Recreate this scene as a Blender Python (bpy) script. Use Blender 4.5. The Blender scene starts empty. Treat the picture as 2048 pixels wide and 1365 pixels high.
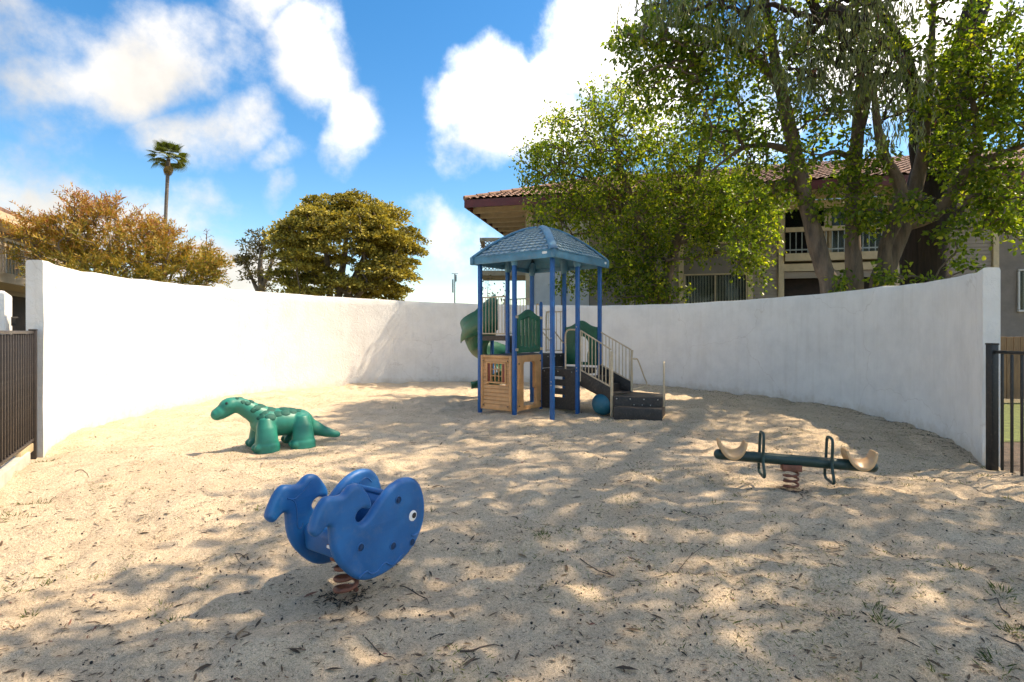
import bpy, bmesh, math, random
import numpy as np
from mathutils import Vector, Matrix, Euler, noise as mnoise

R = math.radians
random.seed(7)
RNG = np.random.default_rng(11)
SC = bpy.context.scene
COL = SC.collection

# ---------------------------------------------------------------- camera
CAM_H = 1.5
cam_d = bpy.data.cameras.new('camera')
cam_d.sensor_width = 36.0
cam_d.lens = 36.0 * 1100 / 2048
cam_d.shift_y = -17.5 / 2048
cam_d.clip_start = 0.05
cam_d.clip_end = 3000
cam = bpy.data.objects.new('camera', cam_d)
cam.location = (0, 0, CAM_H)
cam.rotation_euler = (R(90), 0, 0)
COL.objects.link(cam)
SC.camera = cam

# ---------------------------------------------------------------- light
SUN_AZ = R(76.0)          # clockwise from +Y (away from the camera)
SUN_EL = R(54.0)
SUN_DIR = Vector((math.sin(SUN_AZ) * math.cos(SUN_EL), math.cos(SUN_AZ) * math.cos(SUN_EL), math.sin(SUN_EL)))
sun_d = bpy.data.lights.new('sun', 'SUN')
sun_d.energy = 2.9
sun_d.angle = R(0.53)
sun_d.color = (1.0, 0.91, 0.77)
sun = bpy.data.objects.new('sun', sun_d)
sun.rotation_euler = (-SUN_DIR).to_track_quat('-Z', 'Y').to_euler()
sun.location = (20, 10, 30)
COL.objects.link(sun)

SC.view_settings.view_transform = 'Standard'
SC.view_settings.look = 'None'
SC.view_settings.gamma = 1.0
SC.view_settings.use_curve_mapping = False
SC.view_settings.exposure = 1.45
SC.view_settings.use_white_balance = True      # a warm camera balance, as for the shade
SC.view_settings.white_balance_temperature = 7800
SC.view_settings.white_balance_tint = 12
try:
    SC.cycles.max_bounces = 5
    SC.cycles.diffuse_bounces = 3
    SC.cycles.transmission_bounces = 4
    SC.cycles.use_adaptive_sampling = True
    SC.cycles.adaptive_threshold = 0.035
    SC.cycles.transparent_max_bounces = 8
    SC.cycles.use_denoising = True
except Exception:
    pass

SKY_STRENGTH = 0.15
world = bpy.data.worlds.new('World')
SC.world = world
world.use_nodes = True
wt = world.node_tree
wt.nodes.clear()


def wn(t, **kw):
    n = wt.nodes.new(t)
    for k, v in kw.items():
        setattr(n, k, v)
    return n


def wl_(a, b):
    wt.links.new(a, b)


def wmath(op, a, b=None, c=None, clamp=False):
    n = wn('ShaderNodeMath', operation=op)
    n.use_clamp = clamp
    for i, s in enumerate((a, b, c)):
        if s is None:
            continue
        if isinstance(s, (int, float)):
            n.inputs[i].default_value = s
        else:
            wl_(s, n.inputs[i])
    return n.outputs[0]


w_out = wn('ShaderNodeOutputWorld')
w_bg = wn('ShaderNodeBackground')
w_bg.inputs['Strength'].default_value = SKY_STRENGTH
wl_(w_bg.outputs[0], w_out.inputs[0])
sky = wn('ShaderNodeTexSky')
sky.sky_type = 'NISHITA'
sky.sun_disc = False
sky.sun_elevation = SUN_EL
sky.sun_rotation = SUN_AZ
sky.altitude = 0
sky.air_density = 1.0
sky.dust_density = 0.35
sky.ozone_density = 2.2
sat = wn('ShaderNodeHueSaturation')
sat.inputs['Saturation'].default_value = 1.4
sat.inputs['Value'].default_value = 0.62
wl_(sky.outputs[0], sat.inputs['Color'])
tc = wn('ShaderNodeTexCoord')
nrm = wn('ShaderNodeVectorMath', operation='NORMALIZE')
wl_(tc.outputs['Generated'], nrm.inputs[0])
DIR = nrm.outputs[0]
sep = wn('ShaderNodeSeparateXYZ')
wl_(DIR, sep.inputs[0])
# cloud sheet coordinates: the direction seen on a flat layer overhead
zc = wmath('ADD', wmath('MAXIMUM', sep.outputs[2], 0.0), 0.28)
comb = wn('ShaderNodeCombineXYZ')
wl_(wmath('DIVIDE', sep.outputs[0], zc), comb.inputs[0])
wl_(wmath('DIVIDE', sep.outputs[1], zc), comb.inputs[1])


def wnoise(scale, detail, rough, dist=0.0, off=(0, 0, 0), src=None):
    n = wn('ShaderNodeTexNoise')
    n.inputs['Scale'].default_value = scale
    n.inputs['Detail'].default_value = detail
    n.inputs['Roughness'].default_value = rough
    n.inputs['Distortion'].default_value = dist
    m = wn('ShaderNodeVectorMath', operation='ADD')
    m.inputs[1].default_value = off
    wl_(src or comb.outputs[0], m.inputs[0])
    wl_(m.outputs[0], n.inputs['Vector'])
    return n


# the drifts of cloud: lobes in the sky dome, (azimuth from +Y, elevation, half width, half height, slant, weight) in degrees
warp = wnoise(3.2, 4, 0.55, 0.0, (3.1, 0.4, 0.0), DIR)
wv = wn('ShaderNodeVectorMath', operation='SUBTRACT')
wl_(warp.outputs['Color'], wv.inputs[0])
wv.inputs[1].default_value = (0.5, 0.5, 0.5)
ws = wn('ShaderNodeVectorMath', operation='SCALE')
wl_(wv.outputs[0], ws.inputs[0])
ws.inputs['Scale'].default_value = 0.22
wd = wn('ShaderNodeVectorMath', operation='ADD')
wl_(DIR, wd.inputs[0])
wl_(ws.outputs[0], wd.inputs[1])
LOBES = [(-36, 22, 9, 5, -22, 1.0), (-30, 18, 6, 4, -35, 0.8), (-42, 24, 6, 4, 0, .6), (-19.5, 24.5, 4.8, 5.5, -15, 1.15), (-15.5, 18, 4, 4, -30, .8), (-25, 31, 3.5, 5, 0, .8),
         (-4, 21.5, 4.4, 5, 10, 1.15), (1.5, 22.5, 6, 5, 20, 1.3), (8, 28, 5, 6, 25, 1.2), (13, 24, 6, 6, 0, .85),
         (-37, 9, 12, 4.2, -6, .95), (-26, 5.5, 12, 3.6, -8, .95), (-46, 10, 10, 6, 0, 0.75), (-6.5, 10, 3.2, 3.2, 0, 0.85), (-24.5, 16, 3, 2, 0, .5), (-24, 12, 2, 3, 0, .55),
         (24, 20, 7, 7, 0, 0.7), (36, 24, 10, 9, 10, 0.9), (60, 30, 18, 10, 0, 1.0), (100, 24, 20, 10, 10, 1.0), (-75, 26, 18, 9, -10, 1.0),
         (-120, 24, 24, 10, 5, 1.0), (160, 27, 22, 10, 0, 1.0), (-165, 40, 18, 10, 0, 1.0), (30, 58, 20, 12, 30, .9), (-80, 58, 20, 12, 0, .95), (110, 60, 22, 12, 0, .95), (-40, 46, 14, 7, 20, .9), (10, 42, 12, 7, -10, .8)]  # drifts out of view, added to whiten the light in the shade
acc = None
for (az, el, hw, hh, sl, wgt) in LOBES:
    az, el, sl = R(az), R(el), R(sl)
    c = Vector((math.sin(az) * math.cos(el), math.cos(az) * math.cos(el), math.sin(el)))
    ea = Vector((math.cos(az), -math.sin(az), 0))
    ee = c.cross(ea)
    a1 = ea * math.cos(sl) + ee * math.sin(sl)
    a2 = -ea * math.sin(sl) + ee * math.cos(sl)
    mpn = wn('ShaderNodeMapping', vector_type='TEXTURE')
    mpn.inputs['Location'].default_value = c
    mpn.inputs['Rotation'].default_value = Matrix((a1, a2, c)).transposed().to_euler()
    mpn.inputs['Scale'].default_value = (math.sin(R(hw)), math.sin(R(hh)), .35)
    wl_(wd.outputs[0], mpn.inputs['Vector'])
    dt = wn('ShaderNodeVectorMath', operation='DOT_PRODUCT')
    wl_(mpn.outputs[0], dt.inputs[0])
    wl_(mpn.outputs[0], dt.inputs[1])
    g = wmath('MULTIPLY', wmath('POWER', .4066, dt.outputs['Value']), wgt)
    acc = g if acc is None else wmath('MAXIMUM', acc, g)
n1 = wnoise(7.5, 10, 0.6, 0.0, (1.7, 5.2, 0.3), DIR)
n2 = wnoise(1.6, 6, 0.55, 0.1, (0.2, 1.3, 0.0))
dens = wmath('ADD', acc, wmath('MULTIPLY', wmath('SUBTRACT', n1.outputs['Fac'], 0.5), 1.55))
dens = wmath('ADD', dens, wmath('MULTIPLY', wmath('SUBTRACT', n2.outputs['Fac'], 0.5), 0.45))
mr = wn('ShaderNodeMapRange')
mr.interpolation_type = 'SMOOTHSTEP'
mr.inputs['From Min'].default_value = 0.31
mr.inputs['From Max'].default_value = 0.95
mr.inputs['To Max'].default_value = 0.96
wl_(dens, mr.inputs['Value'])
cmix = wn('ShaderNodeMix', data_type='RGBA')
wl_(mr.outputs[0], cmix.inputs['Factor'])
wl_(sat.outputs[0], cmix.inputs['A'])
# cloud brightness: lit white, greyer and bluer in its thick parts away from the sun
dsun = wn('ShaderNodeVectorMath', operation='DOT_PRODUCT')
wl_(DIR, dsun.inputs[0])
dsun.inputs[1].default_value = SUN_DIR
n3 = wnoise(5.5, 7, 0.55, 0.0, (7.7, 2.2, 4.0), DIR)
bright = wmath('MULTIPLY_ADD', wmath('POWER', wmath('MAXIMUM', dsun.outputs['Value'], 0.0), 1.4), 8.0, 2.5)
bright = wmath('MULTIPLY', bright, wmath('MULTIPLY_ADD', n3.outputs['Fac'], 1.2, 0.38))
ccol = wn('ShaderNodeVectorMath', operation='SCALE')
ccol.inputs[0].default_value = (0.90, 0.95, 1.0)
wl_(bright, ccol.inputs['Scale'])
wl_(ccol.outputs[0], cmix.inputs['B'])
wl_(cmix.outputs['Result'], w_bg.inputs['Color'])
world.cycles.sampling_method = 'MANUAL'
world.cycles.sample_map_resolution = 256

# ---------------------------------------------------------------- helpers
WMAT = {}
WPOS = {}                                   # world position of each object's origin


def tag(o, label=None, cat=None, group=None, kind=None):
    if label:
        o['label'] = label
    if cat:
        o['category'] = cat
    if group:
        o['group'] = group
    if kind:
        o['kind'] = kind
    return o


def thing(name, loc, label, cat, group=None, rotz=0.0):
    o = bpy.data.objects.new(name, None)
    o.empty_display_size = 0.1
    o.location = loc
    o.rotation_euler = (0, 0, rotz)
    COL.objects.link(o)
    WPOS[o.name] = Vector(loc)
    WMAT[o.name] = Matrix.Translation(Vector(loc))
    return tag(o, label, cat, group)


def wpos(o):
    return WPOS[o.name] if o is not None else Vector((0, 0, 0))


def link(name, me, parent=None, loc=None, rot=None):
    """An object for mesh data; loc and rot are in the world, whatever the parent's turn."""
    o = bpy.data.objects.new(name, me)
    COL.objects.link(o)
    w = Vector(loc) if loc is not None else wpos(parent)
    mw = Matrix.Translation(w) @ (rot.to_4x4() if rot is not None else Matrix.Identity(4))
    if parent is not None:
        o.parent = parent
        o.matrix_local = WMAT[parent.name].inverted() @ mw
    else:
        o.matrix_local = mw
    WPOS[o.name] = w
    WMAT[o.name] = mw
    return o


class MB:
    def __init__(s):
        s.v, s.f = [], []

    def add(s, vs, fs):
        b = len(s.v)
        s.v += [tuple(v) for v in vs]
        s.f += [tuple(b + i for i in f) for f in fs]
        return s

    def hexa(s, p):
        return s.add(p, [(0, 3, 2, 1), (4, 5, 6, 7), (0, 1, 5, 4), (1, 2, 6, 5), (2, 3, 7, 6), (3, 0, 4, 7)])

    def box(s, c, size, rot=None):
        c = Vector(c)
        hx, hy, hz = (q / 2 for q in size)
        pts = [Vector(q) for q in ((-hx, -hy, -hz), (hx, -hy, -hz), (hx, hy, -hz), (-hx, hy, -hz), (-hx, -hy, hz), (hx, -hy, hz), (hx, hy, hz), (-hx, hy, hz))]
        if rot is not None:
            pts = [rot @ q for q in pts]
        return s.hexa([c + q for q in pts])

    def beam(s, a, b, w, h, up=Vector((0, 0, 1))):
        """box from a to b, w wide across and h high"""
        a, b = Vector(a), Vector(b)
        d = (b - a).normalized()
        side = d.cross(up)
        if side.length < 1e-4:
            side = d.cross(Vector((1, 0, 0)))
        side.normalize()
        u2 = side.cross(d).normalized()
        sw, sh = side * w / 2, u2 * h / 2
        return s.hexa([a - sw - sh, b - sw - sh, b + sw - sh, a + sw - sh, a - sw + sh, b - sw + sh, b + sw + sh, a + sw + sh])

    def tube(s, pts, r, n=8, closed=False, cap=True):
        pts = [Vector(p) for p in pts]
        m = len(pts)
        rr = list(r) if isinstance(r, (list, tuple, np.ndarray)) else [r] * m
        base = len(s.v)
        prev = None
        for i, p in enumerate(pts):
            if closed:
                d = pts[(i + 1) % m] - pts[i - 1]
            else:
                d = pts[min(i + 1, m - 1)] - pts[max(i - 1, 0)]
            d = d.normalized() if d.length > 1e-9 else Vector((0, 0, 1))
            if prev is None:
                a = Vector((0, 0, 1)) if abs(d.z) < .9 else Vector((1, 0, 0))
                e1 = d.cross(a).normalized()
            else:
                e1 = (prev - d * prev.dot(d))
                e1 = e1.normalized() if e1.length > 1e-6 else d.orthogonal().normalized()
            prev = e1
            e2 = d.cross(e1)
            for k in range(n):
                t = 2 * math.pi * k / n
                s.v.append(tuple(p + (e1 * math.cos(t) + e2 * math.sin(t)) * rr[i]))
        segs = m if closed else m - 1
        for i in range(segs):
            a0, b0 = base + i * n, base + ((i + 1) % m) * n
            for k in range(n):
                s.f.append((a0 + k, a0 + (k + 1) % n, b0 + (k + 1) % n, b0 + k))
        if cap and not closed:
            s.f.append(tuple(base + k for k in range(n))[::-1])
            s.f.append(tuple(base + (m - 1) * n + k for k in range(n)))
        return s

    def lathe(s, prof, c, n=20, axis=None):
        c = Vector(c)
        rot = axis or Matrix.Identity(3)
        base = len(s.v)
        for (r, z) in prof:
            for k in range(n):
                t = 2 * math.pi * k / n
                s.v.append(tuple(c + rot @ Vector((r * math.cos(t), r * math.sin(t), z))))
        m = len(prof)
        for i in range(m - 1):
            for k in range(n):
                s.f.append((base + i * n + k, base + i * n + (k + 1) % n, base + (i + 1) * n + (k + 1) % n, base + (i + 1) * n + k))
        s.f.append(tuple(base + k for k in range(n))[::-1])
        s.f.append(tuple(base + (m - 1) * n + k for k in range(n)))
        return s

    def ball(s, c, rad, nu=16, nv=10, rot=None):
        c = Vector(c)
        rx, ry, rz = rad if isinstance(rad, (tuple, list)) else (rad,) * 3
        base = len(s.v)
        rot = rot or Matrix.Identity(3)
        s.v.append(tuple(c + rot @ Vector((0, 0, -rz))))
        for j in range(1, nv):
            ph = -math.pi / 2 + math.pi * j / nv
            for i in range(nu):
                t = 2 * math.pi * i / nu
                s.v.append(tuple(c + rot @ Vector((rx * math.cos(ph) * math.cos(t), ry * math.cos(ph) * math.sin(t), rz * math.sin(ph)))))
        s.v.append(tuple(c + rot @ Vector((0, 0, rz))))
        top = len(s.v) - 1
        for i in range(nu):
            s.f.append((base, base + 1 + (i + 1) % nu, base + 1 + i))
            s.f.append((top, top - nu + i, top - nu + (i + 1) % nu))
        for j in range(nv - 2):
            a0 = base + 1 + j * nu
            for i in range(nu):
                s.f.append((a0 + i, a0 + (i + 1) % nu, a0 + nu + (i + 1) % nu, a0 + nu + i))
        return s

    def prism(s, poly, z0, z1):
        n = len(poly)
        vs = [(x, y, z0) for x, y in poly] + [(x, y, z1) for x, y in poly]
        return s.add(vs, [tuple(range(n))[::-1], tuple(range(n, 2 * n))] + [(i, (i + 1) % n, n + (i + 1) % n, n + i) for i in range(n)])

    def mesh(s, name, mat, off=Vector((0, 0, 0)), smooth=None, bevel=0.0, seg=2):
        me = bpy.data.meshes.new(name)
        me.from_pydata([(v[0] - off[0], v[1] - off[1], v[2] - off[2]) for v in s.v], [], s.f)
        if bevel > 0:
            bm = bmesh.new()
            bm.from_mesh(me)
            bmesh.ops.recalc_face_normals(bm, faces=bm.faces)
            ed = [e for e in bm.edges if len(e.link_faces) == 2 and e.calc_face_angle(0) > R(30)]
            bmesh.ops.bevel(bm, geom=ed, offset=bevel, segments=seg, profile=.5, affect='EDGES', clamp_overlap=True)
            bm.to_mesh(me)
            bm.free()
            smooth = 40 if smooth is None else smooth
        else:
            bm = bmesh.new()
            bm.from_mesh(me)
            bmesh.ops.recalc_face_normals(bm, faces=bm.faces)
            bm.to_mesh(me)
            bm.free()
        if smooth is not None:
            me.polygons.foreach_set('use_smooth', [True] * len(me.polygons))
            me.set_sharp_from_angle(angle=R(smooth))
        if mat is not None:
            me.materials.append(mat)
        return me

    def build(s, name, mat, parent=None, smooth=None, bevel=0.0, seg=2, origin=None):
        o = origin if origin is not None else wpos(parent)
        return link(name, s.mesh(name, mat, o, smooth, bevel, seg), parent, o)


def rotz(a):
    return Matrix.Rotation(a, 3, 'Z')


def curve_mesh(name, loops, thick, bev, mat, res=3, smooth=45):
    """Flat outline (first loop) with holes, extruded and rounded; lies in local XZ, thickness along Y."""
    cu = bpy.data.curves.new(name, 'CURVE')
    cu.dimensions = '2D'
    cu.fill_mode = 'BOTH'
    cu.extrude = max(thick / 2 - bev, 0.0)
    cu.bevel_depth = bev
    cu.bevel_resolution = res
    cu.offset = -bev
    for lp in loops:
        sp = cu.splines.new('POLY')
        sp.points.add(len(lp) - 1)
        for i, (x, z) in enumerate(lp):
            sp.points[i].co = (x, z, 0, 1)
        sp.use_cyclic_u = True
    ob = bpy.data.objects.new(name, cu)
    COL.objects.link(ob)
    dg = bpy.context.evaluated_depsgraph_get()
    dg.update()
    me = bpy.data.meshes.new_from_object(ob.evaluated_get(dg))
    bpy.data.objects.remove(ob)
    bpy.data.curves.remove(cu)
    me.name = name
    me.transform(Matrix.Rotation(R(90), 4, 'X'))
    bm = bmesh.new()
    bm.from_mesh(me)
    bmesh.ops.remove_doubles(bm, verts=bm.verts, dist=1e-5)
    bmesh.ops.recalc_face_normals(bm, faces=bm.faces)
    bm.to_mesh(me)
    bm.free()
    me.materials.clear()
    me.materials.append(mat)
    me.polygons.foreach_set('use_smooth', [True] * len(me.polygons))
    me.set_sharp_from_angle(angle=R(smooth))
    return me


def smooth_loop(pts, sub=4):
    """closed Catmull-Rom through the points"""
    out = []
    n = len(pts)
    for i in range(n):
        p0, p1, p2, p3 = (Vector(pts[(i + k - 1) % n]) for k in range(4))
        for j in range(sub):
            t = j / sub
            out.append(tuple(0.5 * ((2 * p1) + (p2 - p0) * t + (2 * p0 - 5 * p1 + 4 * p2 - p3) * t * t + (3 * p1 - p0 - 3 * p2 + p3) * t ** 3)))
    return out


def smooth_path(pts, sub=5):
    out = []
    n = len(pts)
    P = [Vector(p) for p in pts]
    for i in range(n - 1):
        p0, p1, p2, p3 = P[max(i - 1, 0)], P[i], P[i + 1], P[min(i + 2, n - 1)]
        for j in range(sub):
            t = j / sub
            out.append(0.5 * ((2 * p1) + (p2 - p0) * t + (2 * p0 - 5 * p1 + 4 * p2 - p3) * t * t + (3 * p1 - p0 - 3 * p2 + p3) * t ** 3))
    out.append(P[-1])
    return out


def remeshed(mb, name, mat, voxel, off, smooth_it=6, factor=.5):
    me = mb.mesh(name, mat, off)
    ob = bpy.data.objects.new(name, me)
    COL.objects.link(ob)
    m = ob.modifiers.new('r', 'REMESH')
    m.mode = 'VOXEL'
    m.voxel_size = voxel
    s = ob.modifiers.new('s', 'SMOOTH')
    s.iterations = smooth_it
    s.factor = factor
    dg = bpy.context.evaluated_depsgraph_get()
    dg.update()
    out = bpy.data.meshes.new_from_object(ob.evaluated_get(dg))
    bpy.data.objects.remove(ob)
    out.name = name
    out.materials.clear()
    out.materials.append(mat)
    out.polygons.foreach_set('use_smooth', [True] * len(out.polygons))
    return out


# ---------------------------------------------------------------- materials
def new_mat(name):
    m = bpy.data.materials.new(name)
    m.use_nodes = True
    nt = m.node_tree
    return m, nt, nt.nodes['Principled BSDF'], nt.nodes['Material Output']


def N(nt, t, ins=None, **kw):
    n = nt.nodes.new(t)
    for k, v in kw.items():
        setattr(n, k, v)
    for k, v in (ins or {}).items():
        n.inputs[k].default_value = v
    return n


def ramp(nt, stops):
    n = nt.nodes.new('ShaderNodeValToRGB')
    el = n.color_ramp.elements
    el[0].position, el[0].color = stops[0][0], (*stops[0][1], 1)
    el[1].position, el[1].color = stops[-1][0], (*stops[-1][1], 1)
    for p, c in stops[1:-1]:
        e = el.new(p)
        e.color = (*c, 1)
    return n


def pmat(name, col, rough=.5, var=.12, scale=6.0, bump=0.0, bscale=60.0, spec=.5, metal=0.0, col2=None, coord='Object', detail=5, stretch=None, grime=0.0):
    m, nt, b, out = new_mat(name)
    L = nt.links.new
    t = N(nt, 'ShaderNodeTexCoord')
    src = t.outputs[coord]
    if stretch:
        mp = N(nt, 'ShaderNodeMapping', {'Scale': stretch})
        L(src, mp.inputs[0])
        src = mp.outputs[0]
    n = N(nt, 'ShaderNodeTexNoise', {'Scale': scale, 'Detail': detail, 'Roughness': .62})
    L(src, n.inputs['Vector'])
    c2 = col2 or tuple(min(1, c * (1 - 2.2 * var)) for c in col)
    c1 = tuple(min(1, c * (1 + .6 * var)) for c in col)
    rp = ramp(nt, [(.3, c2), (.7, c1)])
    L(n.outputs['Fac'], rp.inputs[0])
    last = rp.outputs[0]
    if grime:
        g = N(nt, 'ShaderNodeTexNoise', {'Scale': scale * 3.7, 'Detail': 8, 'Roughness': .7})
        L(src, g.inputs['Vector'])
        gr = ramp(nt, [(.52, (0, 0, 0)), (.72, (1, 1, 1))])
        L(g.outputs['Fac'], gr.inputs[0])
        mx = N(nt, 'ShaderNodeMix', data_type='RGBA')
        mm = N(nt, 'ShaderNodeMath', {1: grime}, operation='MULTIPLY')
        L(gr.outputs[0], mm.inputs[0])
        L(mm.outputs[0], mx.inputs['Factor'])
        L(last, mx.inputs['A'])
        mx.inputs['B'].default_value = (.30, .26, .2, 1)
        last = mx.outputs['Result']
    L(last, b.inputs['Base Color'])
    b.inputs['Metallic'].default_value = metal
    b.inputs['Specular IOR Level'].default_value = spec
    rr = N(nt, 'ShaderNodeMapRange', {'To Min': max(rough - .1, .05), 'To Max': min(rough + .12, 1)})
    L(n.outputs['Fac'], rr.inputs['Value'])
    L(rr.outputs[0], b.inputs['Roughness'])
    if bump:
        bn = N(nt, 'ShaderNodeTexNoise', {'Scale': bscale, 'Detail': 6, 'Roughness': .6})
        L(src, bn.inputs['Vector'])
        bp = N(nt, 'ShaderNodeBump', {'Strength': 1.0, 'Distance': bump})
        L(bn.outputs['Fac'], bp.inputs['Height'])
        L(bp.outputs[0], b.inputs['Normal'])
    return m


M = {}
M['blue_post'] = pmat('blue_painted_steel', (.001, .10, .33), .45, .14, 9, .0006, 120, grime=.12)
M['blue_roof'] = pmat('blue_roof_plastic', (.065, .235, .37), .5, .2, 3, .0008, 90, grime=.25)
M['shingle'] = pmat('weathered_shingle_plastic', (.27, .38, .43), .6, .3, 7, .001, 120, grime=.5)
M['whale'] = pmat('blue_moulded_plastic', (.0, .115, .345), .45, .14, 4, .0008, 160, grime=.12)
M['whale_hole'] = pmat('dark_blue_recess', (.0, .03, .10), .5, .1)
M['white'] = pmat('white_plastic', (.8, .8, .78), .4, .05)
M['black'] = pmat('black_plastic', (.012, .012, .014), .35, .1)
M['rust'] = pmat('rust_red_spring_paint', (.26, .09, .055), .6, .3, 14, .0008, 120, grime=.2)
M['dino'] = pmat('green_moulded_plastic', (.008, .205, .15), .45, .16, 3.5, .0005, 150, grime=.05)
M['scute'] = pmat('dark_green_plate_plastic', (.012, .105, .08), .62, .16, 6, .0006, 120, spec=.25, grime=.05)
M['green'] = pmat('green_panel_plastic', (.008, .12, .062), .42, .15, 5, .0005, 140, grime=.06)
M['tan'] = pmat('tan_powder_coat', (.58, .46, .31), .5, .12, 9, .0005, 150, grime=.15)
M['tan_panel'] = pmat('tan_panel_plastic', (.62, .32, .135), .5, .14, 5, .0006, 120, grime=.12)
M['dark_red'] = pmat('dark_red_shutter', (.22, .035, .025), .5, .1)
M['deck'] = pmat('brown_coated_deck', (.032, .026, .024), .55, .25, 8, .001, 90, grime=.2)
M['beam_green'] = pmat('dark_green_coated_steel', (.008, .042, .04), .38, .15, 8, .0004, 120, grime=.08)
M['seat'] = pmat('tan_moulded_seat', (.62, .37, .18), .38, .14, 6, .0005, 120, grime=.12)
M['ball'] = pmat('teal_ball_plastic', (.002, .12, .19), .5, .12, 4, .0006, 120, grime=.1)
M['bolt'] = pmat('galvanised_bolt', (.45, .44, .42), .4, .15, 20, metal=.6)
M['fence_dark'] = pmat('dark_bronze_powder_coat', (.035, .026, .022), .45, .2, 9, .0004, 120, grime=.1)
M['fence_black'] = pmat('black_powder_coat', (.012, .013, .014), .45, .2, 9, .0004, 120, grime=.12)
M['cream'] = pmat('cream_trim_paint', (.62, .50, .33), .6, .1, 4, .001, 40, grime=.06)
M['siding'] = pmat('taupe_siding_paint', (.33, .28, .235), .65, .1, 3, .001, 30, stretch=(.4, .4, 3))
M['stucco_taupe'] = pmat('taupe_stucco', (.24, .21, .19), .8, .1, 3, .004, 70)
M['white_wallboard'] = pmat('pale_wall_paint', (.62, .62, .62), .7, .06, 3, .003, 60)
M['fascia_red'] = pmat('dark_red_fascia_paint', (.14, .022, .022), .5, .14, 3, grime=.1)
M['tile'] = pmat('brown_clay_tile', (.30, .16, .10), .75, .3, 4, .004, 30, grime=.2)
M['soffit'] = pmat('soffit_board', (.46, .38, .27), .7, .1, 4)
M['metal_grey'] = pmat('grey_rail_metal', (.32, .36, .36), .45, .1, 9, metal=.3)
M['wood'] = pmat('cedar_board', (.30, .17, .09), .7, .25, 3, .002, 40, stretch=(3, 3, .5))
M['pale_wood'] = pmat('weathered_kerb_board', (.50, .38, .22), .75, .2, 4, .003, 50, grime=.2)
M['concrete'] = pmat('pale_concrete', (.55, .50, .42), .85, .15, 4, .004, 60, grime=.2)
M['blind'] = pmat('window_blind', (.55, .49, .38), .7, .1, 3)
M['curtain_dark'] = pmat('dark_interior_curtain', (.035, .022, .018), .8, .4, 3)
M['bark_grey'] = pmat('grey_smooth_bark', (.165, .12, .09), .85, .5, 6, .05, 10, col2=(.055, .042, .034), stretch=(1, 1, .22), grime=.25)
M['bark_dark'] = pmat('dark_furrowed_bark', (.035, .022, .017), .9, .5, 7, .06, 8, col2=(.009, .006, .005), stretch=(1.6, 1.6, .16))
M['bark_far'] = pmat('pale_far_bark', (.22, .17, .12), .85, .3, 3)
M['palm_trunk'] = pmat('palm_trunk_bark', (.20, .165, .14), .9, .3, 6, .02, 12, stretch=(.3, .3, 3))


def glass_mat():
    m, nt, b, out = new_mat('window_glass')
    b.inputs['Base Color'].default_value = (.02, .025, .028, 1)
    b.inputs['Roughness'].default_value = .04
    b.inputs['Specular IOR Level'].default_value = .7
    tr = N(nt, 'ShaderNodeBsdfTransparent')
    tr.inputs[0].default_value = (.75, .8, .8, 1)
    mx = N(nt, 'ShaderNodeMixShader', {0: .78})
    nt.links.new(b.outputs[0], mx.inputs[1])
    nt.links.new(tr.outputs[0], mx.inputs[2])
    nt.links.new(mx.outputs[0], out.inputs[0])
    return m


M['glass'] = glass_mat()


def leaf_mat(name, stops, trans=.45, rough=.45, tcol=(1.35, 1.5, .55)):
    """colour runs with each leaf's own 'tint'; light comes through the blade"""
    m, nt, b, out = new_mat(name)
    L = nt.links.new
    at = N(nt, 'ShaderNodeAttribute', attribute_name='tint')
    rp = ramp(nt, stops)
    L(at.outputs['Fac'], rp.inputs[0])
    L(rp.outputs[0], b.inputs['Base Color'])
    b.inputs['Roughness'].default_value = rough
    b.inputs['Specular IOR Level'].default_value = .35
    tr = N(nt, 'ShaderNodeBsdfTranslucent')
    mul = N(nt, 'ShaderNodeMix', data_type='RGBA', blend_type='MULTIPLY')
    mul.inputs['Factor'].default_value = 1
    L(rp.outputs[0], mul.inputs['A'])
    mul.inputs['B'].default_value = (*tcol, 1)
    L(mul.outputs['Result'], tr.inputs[0])
    mx = N(nt, 'ShaderNodeMixShader', {0: trans})
    L(b.outputs[0], mx.inputs[1])
    L(tr.outputs[0], mx.inputs[2])
    L(mx.outputs[0], out.inputs[0])
    return m


M['leaf_round'] = leaf_mat('broad_green_leaf', [(0, (.055, .095, .018)), (.45, (.14, .20, .028)), (.8, (.30, .34, .045)), (1, (.48, .44, .07))], .58, .34)
M['leaf_euc'] = leaf_mat('grey_green_gum_leaf', [(0, (.065, .085, .045)), (.6, (.15, .175, .09)), (.9, (.22, .235, .12)), (1, (.16, .06, .03))], .35, .45)
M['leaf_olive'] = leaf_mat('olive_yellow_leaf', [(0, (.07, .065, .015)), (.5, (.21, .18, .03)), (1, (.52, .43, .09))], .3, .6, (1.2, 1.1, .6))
M['leaf_red'] = leaf_mat('rusty_bush_leaf', [(0, (.19, .19, .03)), (.35, (.42, .30, .045)), (.7, (.40, .19, .07)), (1, (.33, .14, .10))], .35, .55, (1.3, 1.0, .6))
M['leaf_palm'] = leaf_mat('palm_frond_leaf', [(0, (.06, .08, .02)), (.7, (.15, .16, .04)), (1, (.34, .21, .07))], .25, .5)
M['leaf_dark'] = leaf_mat('dull_far_leaf', [(0, (.05, .05, .022)), (1, (.16, .12, .05))], .3, .6)
M['grass'] = leaf_mat('short_weed_grass', [(0, (.06, .075, .02)), (.6, (.10, .13, .03)), (1, (.28, .24, .09))], .35, .55)
M['litter'] = leaf_mat('dry_leaf_litter', [(0, (.03, .022, .016)), (.5, (.10, .065, .04)), (.85, (.22, .14, .07)), (1, (.22, .05, .05))], .1, .7, (1, 1, 1))
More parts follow.
